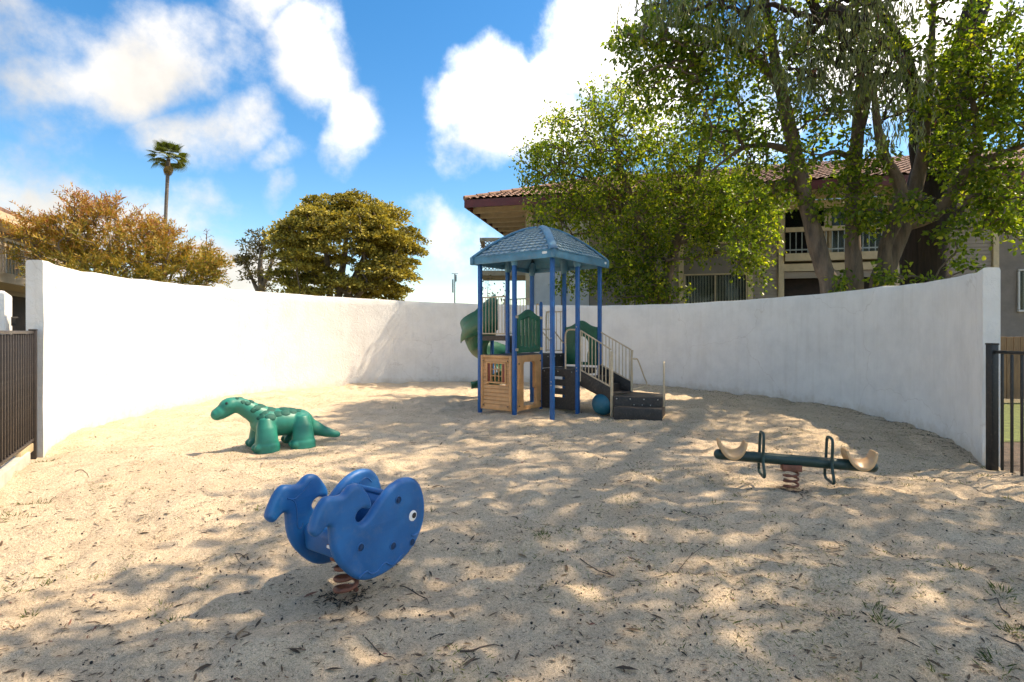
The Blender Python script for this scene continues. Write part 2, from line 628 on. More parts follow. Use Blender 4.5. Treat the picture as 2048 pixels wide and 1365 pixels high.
M['twig'] = pmat('dry_twig_bark', (.10, .07, .05), .85, .35, 20, .001, 60)
# ================================================================ ground, wall, fences
_lat = np.random.default_rng(5).random((256, 256))


def vnoise(x, y, size, seed=0):
    """smooth value noise, -1..1, on arrays"""
    x = np.asarray(x, float) / size + 13.7 * seed + 300
    y = np.asarray(y, float) / size + 7.3 * seed + 300
    xi, yi = np.floor(x).astype(int), np.floor(y).astype(int)
    fx, fy = x - xi, y - yi
    fx, fy = fx * fx * (3 - 2 * fx), fy * fy * (3 - 2 * fy)
    g = lambda a, b: _lat[a % 256, b % 256]
    v = (g(xi, yi) * (1 - fx) + g(xi + 1, yi) * fx) * (1 - fy) + (g(xi, yi + 1) * (1 - fx) + g(xi + 1, yi + 1) * fx) * fy
    return v * 2 - 1


# the wall is a near-circle round WC: radius and height by angle
WC = (-.1, 10.2)
W_TH = [-34.1, -24, -11.3, 2.7, 16.7, 29.8, 38.8, 49.4, 65.8, 101.2, 113.7, 126.6, 140.9, 156.2, 164.3, 175.7, 193.3, 203.5, 211.5]
W_H = [2.245, 2.262, 2.29, 2.31, 2.31, 2.295, 2.285, 2.28, 2.30, 2.40, 2.44, 2.48, 2.51, 2.525, 2.525, 2.51, 2.455, 2.42, 2.395]
W_RP = [0.8746, 0.3132, -1.7196, -0.6152, 0.7684, 6.9792]


def wall_r(thd):
    return np.polyval(W_RP, (np.asarray(thd, float) - 90) / 130)


def sand_z(x, y):
    x, y = np.asarray(x, float), np.asarray(y, float)
    wx, wy = x + .12 * vnoise(x, y, .5, 21), y + .12 * vnoise(x, y, .5, 22)
    h = .030 * vnoise(wx, wy, 1.7, 1) + .026 * vnoise(wx, wy, .62, 2)
    h += .026 * vnoise(wx, wy, .27, 3) + .018 * vnoise(wx, wy, .14, 4) + .011 * vnoise(wx, wy, .075, 5)
    # trodden hollows with a raised rim
    c = vnoise(wx, wy, .36, 9)
    h -= .044 * np.clip(c - .25, 0, 1) ** 1.3
    c = vnoise(wx, wy, .21, 12)
    h -= .038 * np.clip(c - .3, 0, 1)
    # quieter where the play pieces stand
    for (px, py, rad) in ((-.96, 3.17, .35), (2.7, 5.32, .3), (-3.08, 7.2, .7)):
        w = np.exp(-(((x - px) ** 2 + (y - py) ** 2) / rad ** 2))
        h = h * (1 - .8 * w) - .01 * w
    return h - .01


def sand_mat():
    m, nt, b, out = new_mat('trodden_sand')
    L = nt.links.new
    t = N(nt, 'ShaderNodeTexCoord')
    P = t.outputs['Object']

    def nz(scale, det=6, rough=.6, dist=0.0):
        n = N(nt, 'ShaderNodeTexNoise', {'Scale': scale, 'Detail': det, 'Roughness': rough, 'Distortion': dist})
        L(P, n.inputs['Vector'])
        return n.outputs['Fac']

    def mix(f, a, bb, blend='MIX'):
        mx = N(nt, 'ShaderNodeMix', data_type='RGBA', blend_type=blend)
        for s, v in (('Factor', f), ('A', a), ('B', bb)):
            if isinstance(v, (int, float)):
                mx.inputs[s].default_value = v
            elif isinstance(v, tuple):
                mx.inputs[s].default_value = (*v, 1)
            else:
                L(v, mx.inputs[s])
        return mx.outputs['Result']

    r1 = ramp(nt, [(.3, (.64, .495, .345)), (.7, (.83, .67, .49))])
    L(nz(1.4, 8, .7), r1.inputs[0])
    # thin green-brown growth in patches
    g = ramp(nt, [(.50, (0, 0, 0)), (.68, (.55, .55, .55))])
    L(nz(.9, 9, .72, .5), g.inputs[0])
    g2 = ramp(nt, [(.48, (0, 0, 0)), (.62, (1, 1, 1))])
    L(nz(34, 5, .65), g2.inputs[0])
    gm = N(nt, 'ShaderNodeMath', operation='MULTIPLY')
    L(g.outputs[0], gm.inputs[0])
    L(g2.outputs[0], gm.inputs[1])
    c = mix(gm.outputs[0], r1.outputs[0], (.30, .25, .11))
    # grain and dark bits
    s1 = ramp(nt, [(.38, (.42, .39, .36)), (.5, (1, 1, 1)), (.75, (1.12, 1.1, 1.05))])
    L(nz(210, 3, .7), s1.inputs[0])
    c = mix(.75, c, s1.outputs[0], 'MULTIPLY')
    s3 = ramp(nt, [(.35, (.66, .63, .6)), (.5, (1, 1, 1)), (.68, (1.16, 1.15, 1.12))])
    L(nz(52, 5, .75, .6), s3.inputs[0])
    c = mix(.85, c, s3.outputs[0], 'MULTIPLY')
    s2 = ramp(nt, [(.33, (.3, .26, .22)), (.43, (1, 1, 1))])
    L(nz(75, 4, .7, 1.2), s2.inputs[0])
    c = mix(.6, c, s2.outputs[0], 'MULTIPLY')
    L(c, b.inputs['Base Color'])
    b.inputs['Roughness'].default_value = .95
    b.inputs['Specular IOR Level'].default_value = .15
    h1 = N(nt, 'ShaderNodeMath', {1: .55}, operation='MULTIPLY')
    L(nz(26, 6, .65, .4), h1.inputs[0])
    h2 = N(nt, 'ShaderNodeMath', {1: .22}, operation='MULTIPLY')
    L(nz(130, 4, .7), h2.inputs[0])
    hs = N(nt, 'ShaderNodeMath', operation='ADD')
    L(h1.outputs[0], hs.inputs[0])
    L(h2.outputs[0], hs.inputs[1])
    bp = N(nt, 'ShaderNodeBump', {'Strength': 1.0, 'Distance': .07})
    L(hs.outputs[0], bp.inputs['Height'])
    L(bp.outputs[0], b.inputs['Normal'])
    return m


M['sand'] = sand_mat()
M['earth'] = pmat('dry_earth_and_grass', (.12, .11, .05), .95, .3, .6, .02, 8, col2=(.10, .08, .05))


def grid_mesh(name, xs, ys, keep, zf, mat):
    nx, ny = len(xs), len(ys)
    X, Y = np.meshgrid(xs, ys, indexing='ij')
    Z = zf(X, Y)
    co = np.stack([X, Y, Z], -1).reshape(-1, 3)
    i, j = np.meshgrid(np.arange(nx - 1), np.arange(ny - 1), indexing='ij')
    a = i * ny + j
    q = np.stack([a, a + ny, a + ny + 1, a + 1], -1).reshape(-1, 4)
    cx, cy = co[q].mean(1)[:, 0], co[q].mean(1)[:, 1]
    q = q[keep(cx, cy)]
    used = np.unique(q)
    re = np.full(len(co), -1)
    re[used] = np.arange(len(used))
    return np_mesh(name, co[used], re[q], mat, True)


def np_mesh(name, co, quads, mat, smooth=False, tint=None):
    me = bpy.data.meshes.new(name)
    nf, k = quads.shape
    me.vertices.add(len(co))
    me.vertices.foreach_set('co', np.ascontiguousarray(co, np.float32).ravel())
    me.loops.add(nf * k)
    me.loops.foreach_set('vertex_index', np.ascontiguousarray(quads, np.int32).ravel())
    me.polygons.add(nf)
    me.polygons.foreach_set('loop_start', np.arange(nf, dtype=np.int32) * k)
    try:
        me.polygons.foreach_set('loop_total', np.full(nf, k, np.int32))
    except Exception:
        pass
    if smooth:
        me.polygons.foreach_set('use_smooth', np.ones(nf, bool))
    if tint is not None:
        at = me.attributes.new('tint', 'FLOAT', 'FACE')
        at.data.foreach_set('value', np.ascontiguousarray(tint, np.float32))
    me.update(calc_edges=True)
    me.materials.append(mat)
    return me


def in_sand(x, y):
    dx, dy = x - WC[0], y - WC[1]
    th = np.degrees(np.arctan2(dy, dx))
    th = np.where(th < -90, th + 360, th)
    r = np.hypot(dx, dy)
    walled = (th > -33) & (th < 210.5)
    return np.where(walled, r < wall_r(np.clip(th, -34, 211)) + .12, (x < 5.66) & (x > -6.6) & (y < 10.4))


sand = link('sand_ground', grid_mesh('sand_ground', np.arange(-7.6, 7.6, .036), np.concatenate([np.arange(-3, 0.8, .2), np.arange(.8, 6, .028), np.arange(6, 17.9, .048)]), in_sand, sand_z, M['sand']))
tag(sand, kind='structure')
mb = MB()
mb.add([(-900, -300, -.16), (900, -300, -.16), (900, 1500, -.16), (-900, 1500, -.16)], [(0, 1, 2, 3)])
tag(mb.build('ground', M['earth']), kind='structure')


def stucco_mat(name, col, rough_b):
    m, nt, b, out = new_mat(name)
    L = nt.links.new
    t = N(nt, 'ShaderNodeTexCoord')
    P = t.outputs['Object']
    n = N(nt, 'ShaderNodeTexNoise', {'Scale': 2.2, 'Detail': 8, 'Roughness': .65})
    L(P, n.inputs['Vector'])
    rp = ramp(nt, [(.28, tuple(c * .87 for c in col)), (.6, col)])
    L(n.outputs['Fac'], rp.inputs[0])
    mp = N(nt, 'ShaderNodeMapping', {'Scale': (5, 5, .35)})
    L(P, mp.inputs[0])
    st = N(nt, 'ShaderNodeTexNoise', {'Scale': 1.6, 'Detail': 6, 'Roughness': .6})
    L(mp.outputs[0], st.inputs['Vector'])
    sr = ramp(nt, [(.5, (1, 1, 1)), (.8, (.84, .81, .77))])
    L(st.outputs['Fac'], sr.inputs[0])
    mx = N(nt, 'ShaderNodeMix', data_type='RGBA', blend_type='MULTIPLY')
    mx.inputs['Factor'].default_value = .45
    L(rp.outputs[0], mx.inputs['A'])
    L(sr.outputs[0], mx.inputs['B'])
    # hairline cracks and trowel scars
    vo = N(nt, 'ShaderNodeTexVoronoi', {'Scale': .55}, feature='DISTANCE_TO_EDGE')
    dn = N(nt, 'ShaderNodeTexNoise', {'Scale': 2.5, 'Detail': 6})
    L(P, dn.inputs['Vector'])
    ad = N(nt, 'ShaderNodeMix', data_type='VECTOR')
    ad.inputs['Factor'].default_value = .35
    L(P, ad.inputs['A'])
    L(dn.outputs['Color'], ad.inputs['B'])
    L(ad.outputs['Result'], vo.inputs['Vector'])
    cr = ramp(nt, [(0, (.72, .68, .64)), (.0035, (1, 1, 1))])
    L(vo.outputs['Distance'], cr.inputs[0])
    mx2 = N(nt, 'ShaderNodeMix', data_type='RGBA', blend_type='MULTIPLY')
    mx2.inputs['Factor'].default_value = .5
    L(mx.outputs['Result'], mx2.inputs['A'])
    L(cr.outputs[0], mx2.inputs['B'])
    # sand splashed up along the foot
    sz = N(nt, 'ShaderNodeSeparateXYZ')
    L(P, sz.inputs[0])
    sn_ = N(nt, 'ShaderNodeTexNoise', {'Scale': 6, 'Detail': 7, 'Roughness': .7})
    L(P, sn_.inputs['Vector'])
    sh_ = N(nt, 'ShaderNodeMath', {1: .55}, operation='MULTIPLY_ADD')
    L(sn_.outputs['Fac'], sh_.inputs[0])
    sh_.inputs[2].default_value = -.14
    sd_ = N(nt, 'ShaderNodeMath', operation='SUBTRACT')
    L(sh_.outputs[0], sd_.inputs[0])
    L(sz.outputs[2], sd_.inputs[1])
    sr_ = N(nt, 'ShaderNodeMapRange', {'From Min': -.02, 'From Max': .2, 'To Max': .55})
    L(sd_.outputs[0], sr_.inputs['Value'])
    mx3 = N(nt, 'ShaderNodeMix', data_type='RGBA')
    L(sr_.outputs[0], mx3.inputs['Factor'])
    L(mx2.outputs['Result'], mx3.inputs['A'])
    mx3.inputs['B'].default_value = (.50, .41, .30, 1)
    L(mx3.outputs['Result'], b.inputs['Base Color'])
    b.inputs['Roughness'].default_value = .85
    b.inputs['Specular IOR Level'].default_value = .25
    n1 = N(nt, 'ShaderNodeTexNoise', {'Scale': 9, 'Detail': 8, 'Roughness': .6, 'Distortion': 1.2})
    L(P, n1.inputs['Vector'])
    n2 = N(nt, 'ShaderNodeTexNoise', {'Scale': 55, 'Detail': 4, 'Roughness': .6})
    L(P, n2.inputs['Vector'])
    sm = N(nt, 'ShaderNodeMath', {1: .3}, operation='MULTIPLY_ADD')
    L(n2.outputs['Fac'], sm.inputs[0])
    L(n1.outputs['Fac'], sm.inputs[2])
    bp = N(nt, 'ShaderNodeBump', {'Strength': 1.0, 'Distance': rough_b})
    L(sm.outputs[0], bp.inputs['Height'])
    L(bp.outputs[0], b.inputs['Normal'])
    return m


M['stucco'] = stucco_mat('white_stucco', (.80, .78, .745), .013)


def curved_wall():
    n = 220
    th = np.linspace(-34.1, 211.5, n)
    r = wall_r(th)
    H = np.interp(th, W_TH, W_H)
    a = np.radians(th)
    ix, iy = WC[0] + r * np.cos(a), WC[1] + r * np.sin(a)
    ox, oy = np.cos(a) * .25, np.where(np.sin(a) < -.25, 0, np.sin(a)) * .25
    prof = [(0, -.15)] + [(0, k / 12) for k in range(1, 12)] + [(0, .985), (.06, .998), (.25, 1.0), (.75, 1.0), (.94, .998), (1, .985), (1, .5), (1, -.15)]
    m = len(prof)
    rg = np.random.default_rng(3)
    topj = np.interp(np.arange(n), np.arange(0, n, 3), rg.normal(0, .006, len(np.arange(0, n, 3))))
    co = []
    for i in range(n):
        nx, ny = math.cos(a[i]), math.sin(a[i])
        for j, (u, v) in enumerate(prof):
            z = H[i] * v + (topj[i] if v > .9 else 0)
            x, y = ix[i] + ox[i] * u, iy[i] + oy[i] * u
            s = float(vnoise(np.array([th[i] * .12]), np.array([z]), .35, 31)[0]) * .008 if 0 < j < m - 1 else 0
            co.append((x + nx * s, y + ny * s, z))
    mbw = MB()
    fs = []
    for i in range(n - 1):
        for j in range(m - 1):
            fs.append((i * m + j, (i + 1) * m + j, (i + 1) * m + j + 1, i * m + j + 1))
    fs.append(tuple(range(m)))
    fs.append(tuple((n - 1) * m + j for j in range(m))[::-1])
    mbw.add(co, fs)
    o = mbw.build('stucco_wall', M['stucco'], None, smooth=50, origin=Vector((WC[0], WC[1], 0)))
    tag(o, 'tall curved white stucco wall wrapping round the sandy playground', 'wall')
    return o


curved_wall()

mb = MB()
mb.prism([(-9.5, 7.6), (-6.99, 7.6), (-7.72, 8.5), (-9.9, 8.55)], -.2, 2.08)
side_wall = tag(mb.build('stucco_wall', M['stucco'], None, bevel=.05, seg=3, origin=Vector((-8.3, 8, 0))), 'short white stucco wall stub behind the slatted fence at far left', 'wall')
mb = MB()
mb.box((-7.27, 8.02, 1.66), (.02, .05, .13), rotz(R(-40)))
mb.beam((-7.26, 8.0, 1.715), (-7.10, 7.93, 1.715), .03, .02)
mb.build('latch_bracket', M['fence_black'], side_wall)


def fence(p0, d, length, height, spacing, pick, post, mat, label, bottom_rail, zbot, start=.5, top_drop=.0):
    p0 = Vector((*p0, 0))
    d = Vector((*d, 0)).normalized()
    ang = math.atan2(d.y, d.x)
    f = thing('picket_fence', p0, label, 'fence')
    mp = MB()
    mp.box((0, 0, height / 2 - .1), (post, post, height + .2))
    mp.box((0, 0, height + .008), (post * 1.12, post * 1.12, .02))
    pm = mp.mesh('post', mat, bevel=.006)
    for t in (0, length):
        link('post', pm, f, p0 + d * t, rotz(ang))
    a, b = p0 + d * post / 2, p0 + d * (length - post / 2)
    zt = height - top_drop
    up = Vector((0, 0, 1))
    MB().beam(a + up * (zt - .02), b + up * (zt - .02), .035, .035).build('rail', mat, f, bevel=.004)
    if bottom_rail:
        MB().beam(a + up * bottom_rail, b + up * bottom_rail, .035, .035).build('rail', mat, f, bevel=.004)
    k = MB()
    k.box((0, 0, (zt - .04 + zbot) / 2), (pick, pick, zt - .04 - zbot))
    km = k.mesh('picket', mat, bevel=.003)
    t = spacing * start
    while t < length - .04:
        link('picket', km, f, p0 + d * (t + post / 2), rotz(ang))
        t += spacing
    return f


fence((-5.80, 6.66), (.52, -.85), 3.4, 1.52, .112, .022, .07, M['fence_dark'], 'dark bronze picket fence running off the left end of the curved wall', .205, .22)
fence((5.43, 6.22), (-.03, -1), 2.4, 1.36, .122, .022, .082, M['fence_black'], 'black picket fence with a stout post at the right end of the wall', 0, -.03, .75, .06)
mb = MB()
kd = Vector((.52, -.85, 0)).normalized()
ks = Vector((-kd.y, kd.x, 0))
k0 = Vector((-5.80, 6.66, 0)) + kd * .12
kb = thing('kerb', k0, 'pale kerb of concrete and boards under the left fence', 'kerb')
MB().beam(k0 + Vector((0, 0, .0)) + kd * .3, k0 + kd * 3.5 + Vector((0, 0, .0)), .10, .26).build('concrete', M['concrete'], kb, bevel=.01)
MB().beam(k0 + Vector((0, 0, .13)), k0 + kd * .62 + Vector((0, 0, .13)), .05, .09).build('board', M['pale_wood'], kb, bevel=.004)
# ================================================================ the play structure
C0 = Vector((.70, 9.55, 0))
U = Vector((-.8, .6, 0))           # towards the left corner
V = Vector((.6, .8, 0))            # towards the right corner
BU, BV = .82, .87
UP = Vector((0, 0, 1))


def Q(a, b, z=0.0):
    """a, b count bays along U and V"""
    return C0 + U * (a * BU) + V * (b * BV) + UP * z


ANG_U = math.atan2(U.y, U.x)
ANG_V = math.atan2(V.y, V.x)
play = thing('play_structure', Q(1, 1), 'blue roofed playground tower with slide, steps and playhouse panel on the sand', 'playground')

pm = MB().box((0, 0, 1.33), (.068, .068, 3.06)).mesh('post', M['blue_post'], bevel=.008)
for (a, b) in ((0, 0), (1, 0), (2, 0), (0, 1), (0, 2), (2, 1), (1, 2), (2, 2)):
    link('post', pm, play, Q(a, b), rotz(ANG_V))
short = MB().lathe([(.028, -.2), (.033, -.19), (.033, 2.06), (.026, 2.085), (.012, 2.095)], (0, 0, 0), 12).mesh('short_post', M['blue_post'], smooth=40)
link('short_post', short, play, Q(1, 1))
pbolt = MB().lathe([(.011, 0), (.011, .006), (.007, .011)], (0, 0, 0), 8, Matrix.Rotation(R(90), 3, 'X')).mesh('bolt', M['bolt'], smooth=40)


def bolt(parent, p, ang):
    """bolt head whose axis looks along -Y turned by ang"""
    return link('bolt', pbolt, parent, p, rotz(ang))


FACE_V = math.atan2(-U.y, -U.x) + R(90)   # faces -U
FACE_U = math.atan2(-V.y, -V.x) + R(90)   # faces -V
for z in (.78, .84, 1.6):
    bolt(play, Q(0, 1, z) - V * .037, FACE_U)
    bolt(play, Q(0, 0, z - .2) - V * .037, FACE_U)

# ---- roof
roof_c = Q(1, 1)
RH_U, RH_V = BU + .10, BV + .10
Z0, Z1, ZAP = 2.785, 2.92, 3.53


def roof_pt(k, s, w, off=0.0):
    """k face, s 0 eave..1 top, w -1..1 across; off lifts along the vertical"""
    rem = (1 - s) * .93 + .07
    z = Z1 + (ZAP - Z1) * (1 - (1 - s) ** 1.55) + off
    hu, hv = RH_U * rem, RH_V * rem
    if k == 0:
        p = roof_c - V * hv + U * hu * w
    elif k == 1:
        p = roof_c - U * hu + V * hv * w
    elif k == 2:
        p = roof_c + V * hv + U * hu * w
    else:
        p = roof_c + U * hu + V * hv * w
    return p + UP * z


mb = MB()
ns = 14
for k in range(4):
    vs, fs = [], []
    for i in range(ns + 1):
        for w in (-1, -.5, 0, .5, 1):
            vs.append(roof_pt(k, i / ns, w))
    for i in range(ns):
        for j in range(4):
            fs.append((i * 5 + j, i * 5 + j + 1, (i + 1) * 5 + j + 1, (i + 1) * 5 + j))
    mb.add(vs, fs)
# underside
for k in range(4):
    vs, fs = [], []
    for i in range(ns + 1):
        for w in (-1, 0, 1):
            p = roof_pt(k, i / ns, w * .93, -.05)
            c = Vector((roof_c.x, roof_c.y, p.z))
            vs.append(c + (p - c) * .955)
    for i in range(ns):
        for j in range(2):
            fs.append((i * 3 + j, i * 3 + j + 1, (i + 1) * 3 + j + 1, (i + 1) * 3 + j))
    mb.add(vs, fs)
mb.add([roof_pt(k, 1, -1 if k in (0, 1) else 1, .012) for k in range(4)] + [roof_c + UP * (ZAP + .02)], [(0, 1, 4), (1, 2, 4), (2, 3, 4), (3, 0, 4)])
roof = mb.build('roof', M['blue_roof'], play, smooth=30)
# fascia: four sides with thickness, a soft corner block at each corner
for k in range(4):
    A, B = roof_pt(k, 0, -1), roof_pt(k, 0, 1)
    d = (B - A).normalized()
    MB().beam(A + UP * (-.065) + d * .045, B + UP * (-.065) - d * .045, .028, .138).build('fascia', M['blue_roof'], roof, bevel=.007)
    MB().beam(A + UP * .006 + d * .02, B + UP * .006 - d * .02, .055, .022).build('eave_lip', M['blue_roof'], roof, bevel=.007)
for (k, w) in ((0, -1), (0, 1), (2, -1), (2, 1)):
    A = roof_pt(k, 0, w)
    MB().box(A + UP * (-.062), (.085, .085, .155), rotz(ANG_V)).build('corner_cap', M['blue_roof'], roof, bevel=.02, seg=3)
# hip bands
for (k, w) in ((0, -1), (0, 1), (2, -1), (2, 1)):
    vs, fs = [], []
    for i in range(ns + 1):
        s = i / ns
        p = roof_pt(k, s, w)
        tan = (roof_pt(k, min(s + .02, 1), w) - roof_pt(k, max(s - .02, 0), w)).normalized()
        side = tan.cross(UP).normalized()
        nn = side.cross(tan).normalized()
        hw = .075
        for (q, l) in ((-1, -.012), (-.82, .022), (0, .036), (.82, .022), (1, -.012)):
            vs.append(p + side * q * hw + nn * l)
    for i in range(ns):
        for j in range(4):
            fs.append((i * 5 + j, i * 5 + j + 1, (i + 1) * 5 + j + 1, (i + 1) * 5 + j))
    MB().add(vs, fs).build('hip_band', M['blue_roof'], roof, smooth=30)
# shingles
rows = 13
sw, sl = .118, .083
sh = MB()
prof = [(-sw / 2 + .004, .0), (-sw / 2 + .006, -.045), (-sw / 4, -.066), (0, -.072), (sw / 4, -.066), (sw / 2 - .006, -.045), (sw / 2 - .004, 0)]
npf = len(prof)
sh.add([(x, y, .004 + .012 * (-y / .07)) for x, y in prof] + [(x, y, -.004) for x, y in prof],
       [tuple(range(npf))] + [(i, i + npf, i + 1 + npf, i + 1) for i in range(npf - 1)])
sh_me = sh.mesh('shingle', M['shingle'])
hid = MB()
for k in range(4):
    for i in range(rows):
        s = (i + .9) / (rows + .6)
        L_, R_ = roof_pt(k, s, -1), roof_pt(k, s, 1)
        wd_ = (R_ - L_).length - .10
        cnt = int(wd_ / sw)
        if cnt < 1:
            continue
        e = (R_ - L_).normalized()
        tan = (roof_pt(k, s + .01, 0) - roof_pt(k, s - .01, 0)).normalized()
        nn = e.cross(tan)
        if nn.z < 0:
            e, nn = -e, -nn
        rot = Matrix((e, tan, nn)).transposed()
        mid = (L_ + R_) / 2
        for j in range(cnt + (i % 2)):
            x = (j - (cnt + (i % 2) - 1) / 2) * sw
            if abs(x) > wd_ / 2 - .02:
                continue
            p = mid + e * x + nn * .004
            if k in (0, 1):
                link('shingle', sh_me, roof, p, rot @ Matrix.Rotation(random.uniform(-.03, .03), 3, 'X'))
            else:
                hid.add([p + rot @ Vector(v) for v in sh.v], sh.f)
tag(hid.build('shingles', M['shingle'], roof), kind='stuff')
# maker's plates
for (p, ang) in ((roof_pt(0, 0, -.80) - V * .016 - UP * .04, FACE_U), (roof_pt(1, 0, .93) - U * .016 - UP * .05, FACE_V)):
    me = curve_mesh('name_plate', [smooth_loop([(-.045, -.018), (0, -.022), (.045, -.018), (.05, 0), (.045, .018), (0, .022), (-.045, .018), (-.05, 0)])], .008, .002, M['white'])
    pl = link('name_plate', me, roof, p, rotz(ang))
# cups where the posts enter the roof
cup = MB().lathe([(.055, -.02), (.06, -.01), (.075, .12), (.10, .25)], (0, 0, 0), 10).mesh('post_cup', M['blue_roof'], smooth=40)
for (a, b) in ((1, 0), (0, 1), (2, 1), (1, 2), (2, 2)):
    link('post_cup', cup, roof, Q(a, b, 2.74) + (roof_c - Q(a, b)).normalized() * .01)

# ---- decks
def deck(name, a0, a1, b0, b1, ztop, th=.045, skirt=.10):
    pts = [Q(a0, b0), Q(a1, b0), Q(a1, b1), Q(a0, b1)]
    m_ = MB()
    m_.prism([(p.x, p.y) for p in pts], ztop - th, ztop)
    d = m_.build(name, M['deck'], play, bevel=.006)
    ins = .02
    for i in range(4):
        p, q = pts[i], pts[(i + 1) % 4]
        dd = (q - p).normalized()
        MB().beam(p + dd * .05 + UP * (ztop - skirt / 2 - .004), q - dd * .05 + UP * (ztop - skirt / 2 - .004), .022, skirt).build('skirt', M['deck'], d)
    return d


g = .05
deck('deck', 1 + g, 2 - g, 0 + g, 1 - g, 1.07)
deck('deck', 1 + g, 2 - g, 1 + g, 2 - g, 1.065)
deck('deck', 0 + g, 1 - g, 1 + g, 2 - g, .80)
deck('deck', 2 + g, 3 - g, 1 + g, 2 - g, 1.43)
MB().beam(Q(1, 1.04, .935), Q(1, 1.96, .935), .03, .27).build('riser', M['deck'], play, bevel=.004)
MB().beam(Q(2, 1.04, 1.25), Q(2, 1.96, 1.25), .03, .34).build('riser', M['deck'], play, bevel=.004)
for b_ in (1.25, 1.55, 1.8):
    bolt(play, Q(1, b_, 1.02) - U * .016, FACE_V)

# ---- playhouse panel between two posts, clapboards and barred window
hp0, hp1 = Q(2, 0) - U * .045, Q(1, 0) + U * .045      # left to right as seen
e_h = (hp1 - hp0).normalized()
n_h = -V
HL = (hp1 - hp0).length
house = thing('dummy', (0, 0, 0), None, None)
bpy.data.objects.remove(house)


def HP(s, z, out=0.0):
    return hp0 + e_h * s + UP * z + n_h * out


zb, zt = .05, 1.07
fr = MB()
fr.beam(HP(.025, zb), HP(.025, zt), .05, .075, n_h)
fr.beam(HP(HL - .025, zb), HP(HL - .025, zt), .05, .075, n_h)
fr.beam(HP(.05, zb + .02), HP(HL - .05, zb + .02), .07, .04)
fr.beam(HP(.05, zt - .025), HP(HL - .05, zt - .025), .07, .05)
house = fr.build('house_panel', M['tan_panel'], play, bevel=.006)
wx0, wx1, wz0, wz1 = .155, HL - .135, .56, .93
nb = 13
bz = (zt - .05 - zb - .04) / nb
for i in range(nb):
    za, zc_ = zb + .04 + i * bz, zb + .04 + (i + 1) * bz - .004
    spans = [(.05, HL - .05)] if (zc_ < wz0 or za > wz1) else [(.05, wx0), (wx1, HL - .05)]
    for (s0, s1) in spans:
        p = [HP(s0, za, .03), HP(s1, za, .03), HP(s1, za, -.025), HP(s0, za, -.025), HP(s0, zc_, .018), HP(s1, zc_, .018), HP(s1, zc_, -.025), HP(s0, zc_, -.025)]
        MB().hexa(p).build('clapboard', M['tan_panel'], house, bevel=.002, seg=1)
wf = MB()
for (a_, b_) in (((wx0, wz0), (wx1, wz0)), ((wx0, wz1), (wx1, wz1))):
    wf.beam(HP(a_[0] - .012, a_[1], .005), HP(b_[0] + .012, b_[1], .005), .085, .028)
for x_ in (wx0, wx1):
    wf.beam(HP(x_, wz0, .005), HP(x_, wz1, .005), .028, .085, n_h)
sx0, sx1 = wx0 + .085, wx1 - .085
for x_ in (sx0, sx1):
    wf.beam(HP(x_, wz0, .005), HP(x_, wz1, .005), .018, .06, n_h)
for k in (1, 2):
    x_ = sx0 + (sx1 - sx0) * k / 3
    wf.beam(HP(x_, wz0, .005), HP(x_, wz1, .005), .016, .03, n_h)
    z_ = wz0 + (wz1 - wz0) * k / 3
    wf.beam(HP(sx0, z_, .004), HP(sx1, z_, .004), .03, .016)
wf.build('window_frame', M['tan_panel'], house, bevel=.003, seg=1)
for (x0, x1) in ((wx0 + .014, sx0 - .008), (sx1 + .008, wx1 - .014)):
    MB().beam(HP((x0 + x1) / 2, wz0 + .014, .022), HP((x0 + x1) / 2, wz1 - .014, .022), x1 - x0, .014, n_h).build('shutter', M['dark_red'], house, bevel=.003)
hole = MB().lathe([(.026, 0), (.026, .008), (.02, .012)], (0, 0, 0), 14, Matrix.Rotation(R(90), 3, 'X')).mesh('bolt_boss', M['tan_panel'], smooth=40)
hole2 = MB().lathe([(.014, 0), (.014, .016), (.009, .019)], (0, 0, 0), 10, Matrix.Rotation(R(90), 3, 'X')).mesh('bolt_cap', M['deck'], smooth=40)
for (s_, z_) in ((.075, zt - .10), (HL - .075, zt - .10), (.075, zb + .085), (HL - .075, zb + .085)):
    link('bolt_boss', hole, house, HP(s_, z_, .028), rotz(FACE_U))
    link('bolt_cap', hole2, house, HP(s_, z_, .03), rotz(FACE_U))

# ---- doorway panel
dp0, dp1 = Q(1, 0) + V * .045, Q(1, 1) - V * .045
e_d = (dp1 - dp0).normalized()
n_d = -U
DL = (dp1 - dp0).length


def panel_frame(p0, ang, loops, thick, bev, mat, name, parent):
    me = curve_mesh(name, loops, thick, bev, mat)
    return link(name, me, parent, p0, rotz(ang))


a_d = math.atan2(e_d.y, e_d.x)
outer = [(0, .05), (DL, .05), (DL, 1.07), (0, 1.07)]
inner = [(.20, .12), (.20, .90), (.23, .945), (DL - .24, .945), (DL - .20, .90), (DL - .20, .45), (DL - .15, .42), (DL - .15, .16), (DL - .19, .12)]
door = panel_frame(dp0, a_d, [outer, inner], .075, .01, M['tan_panel'], 'doorway_panel', play)
for (s_, z_) in ((.04, .92), (DL - .04, .95), (.05, .14), (DL - .04, .17)):
    link('bolt_cap', hole2, door, dp0 + e_d * s_ + UP * z_ + n_d * .035, rotz(FACE_V))
for (s_, z0_, z1_) in ((.09, .2, .42), (.09, .55, .8)):
    MB().beam(dp0 + e_d * s_ + UP * z0_ + n_d * .04, dp0 + e_d * s_ + UP * z1_ + n_d * .04, .06, .012, n_d).build('rib', M['tan_panel'], door, bevel=.004)

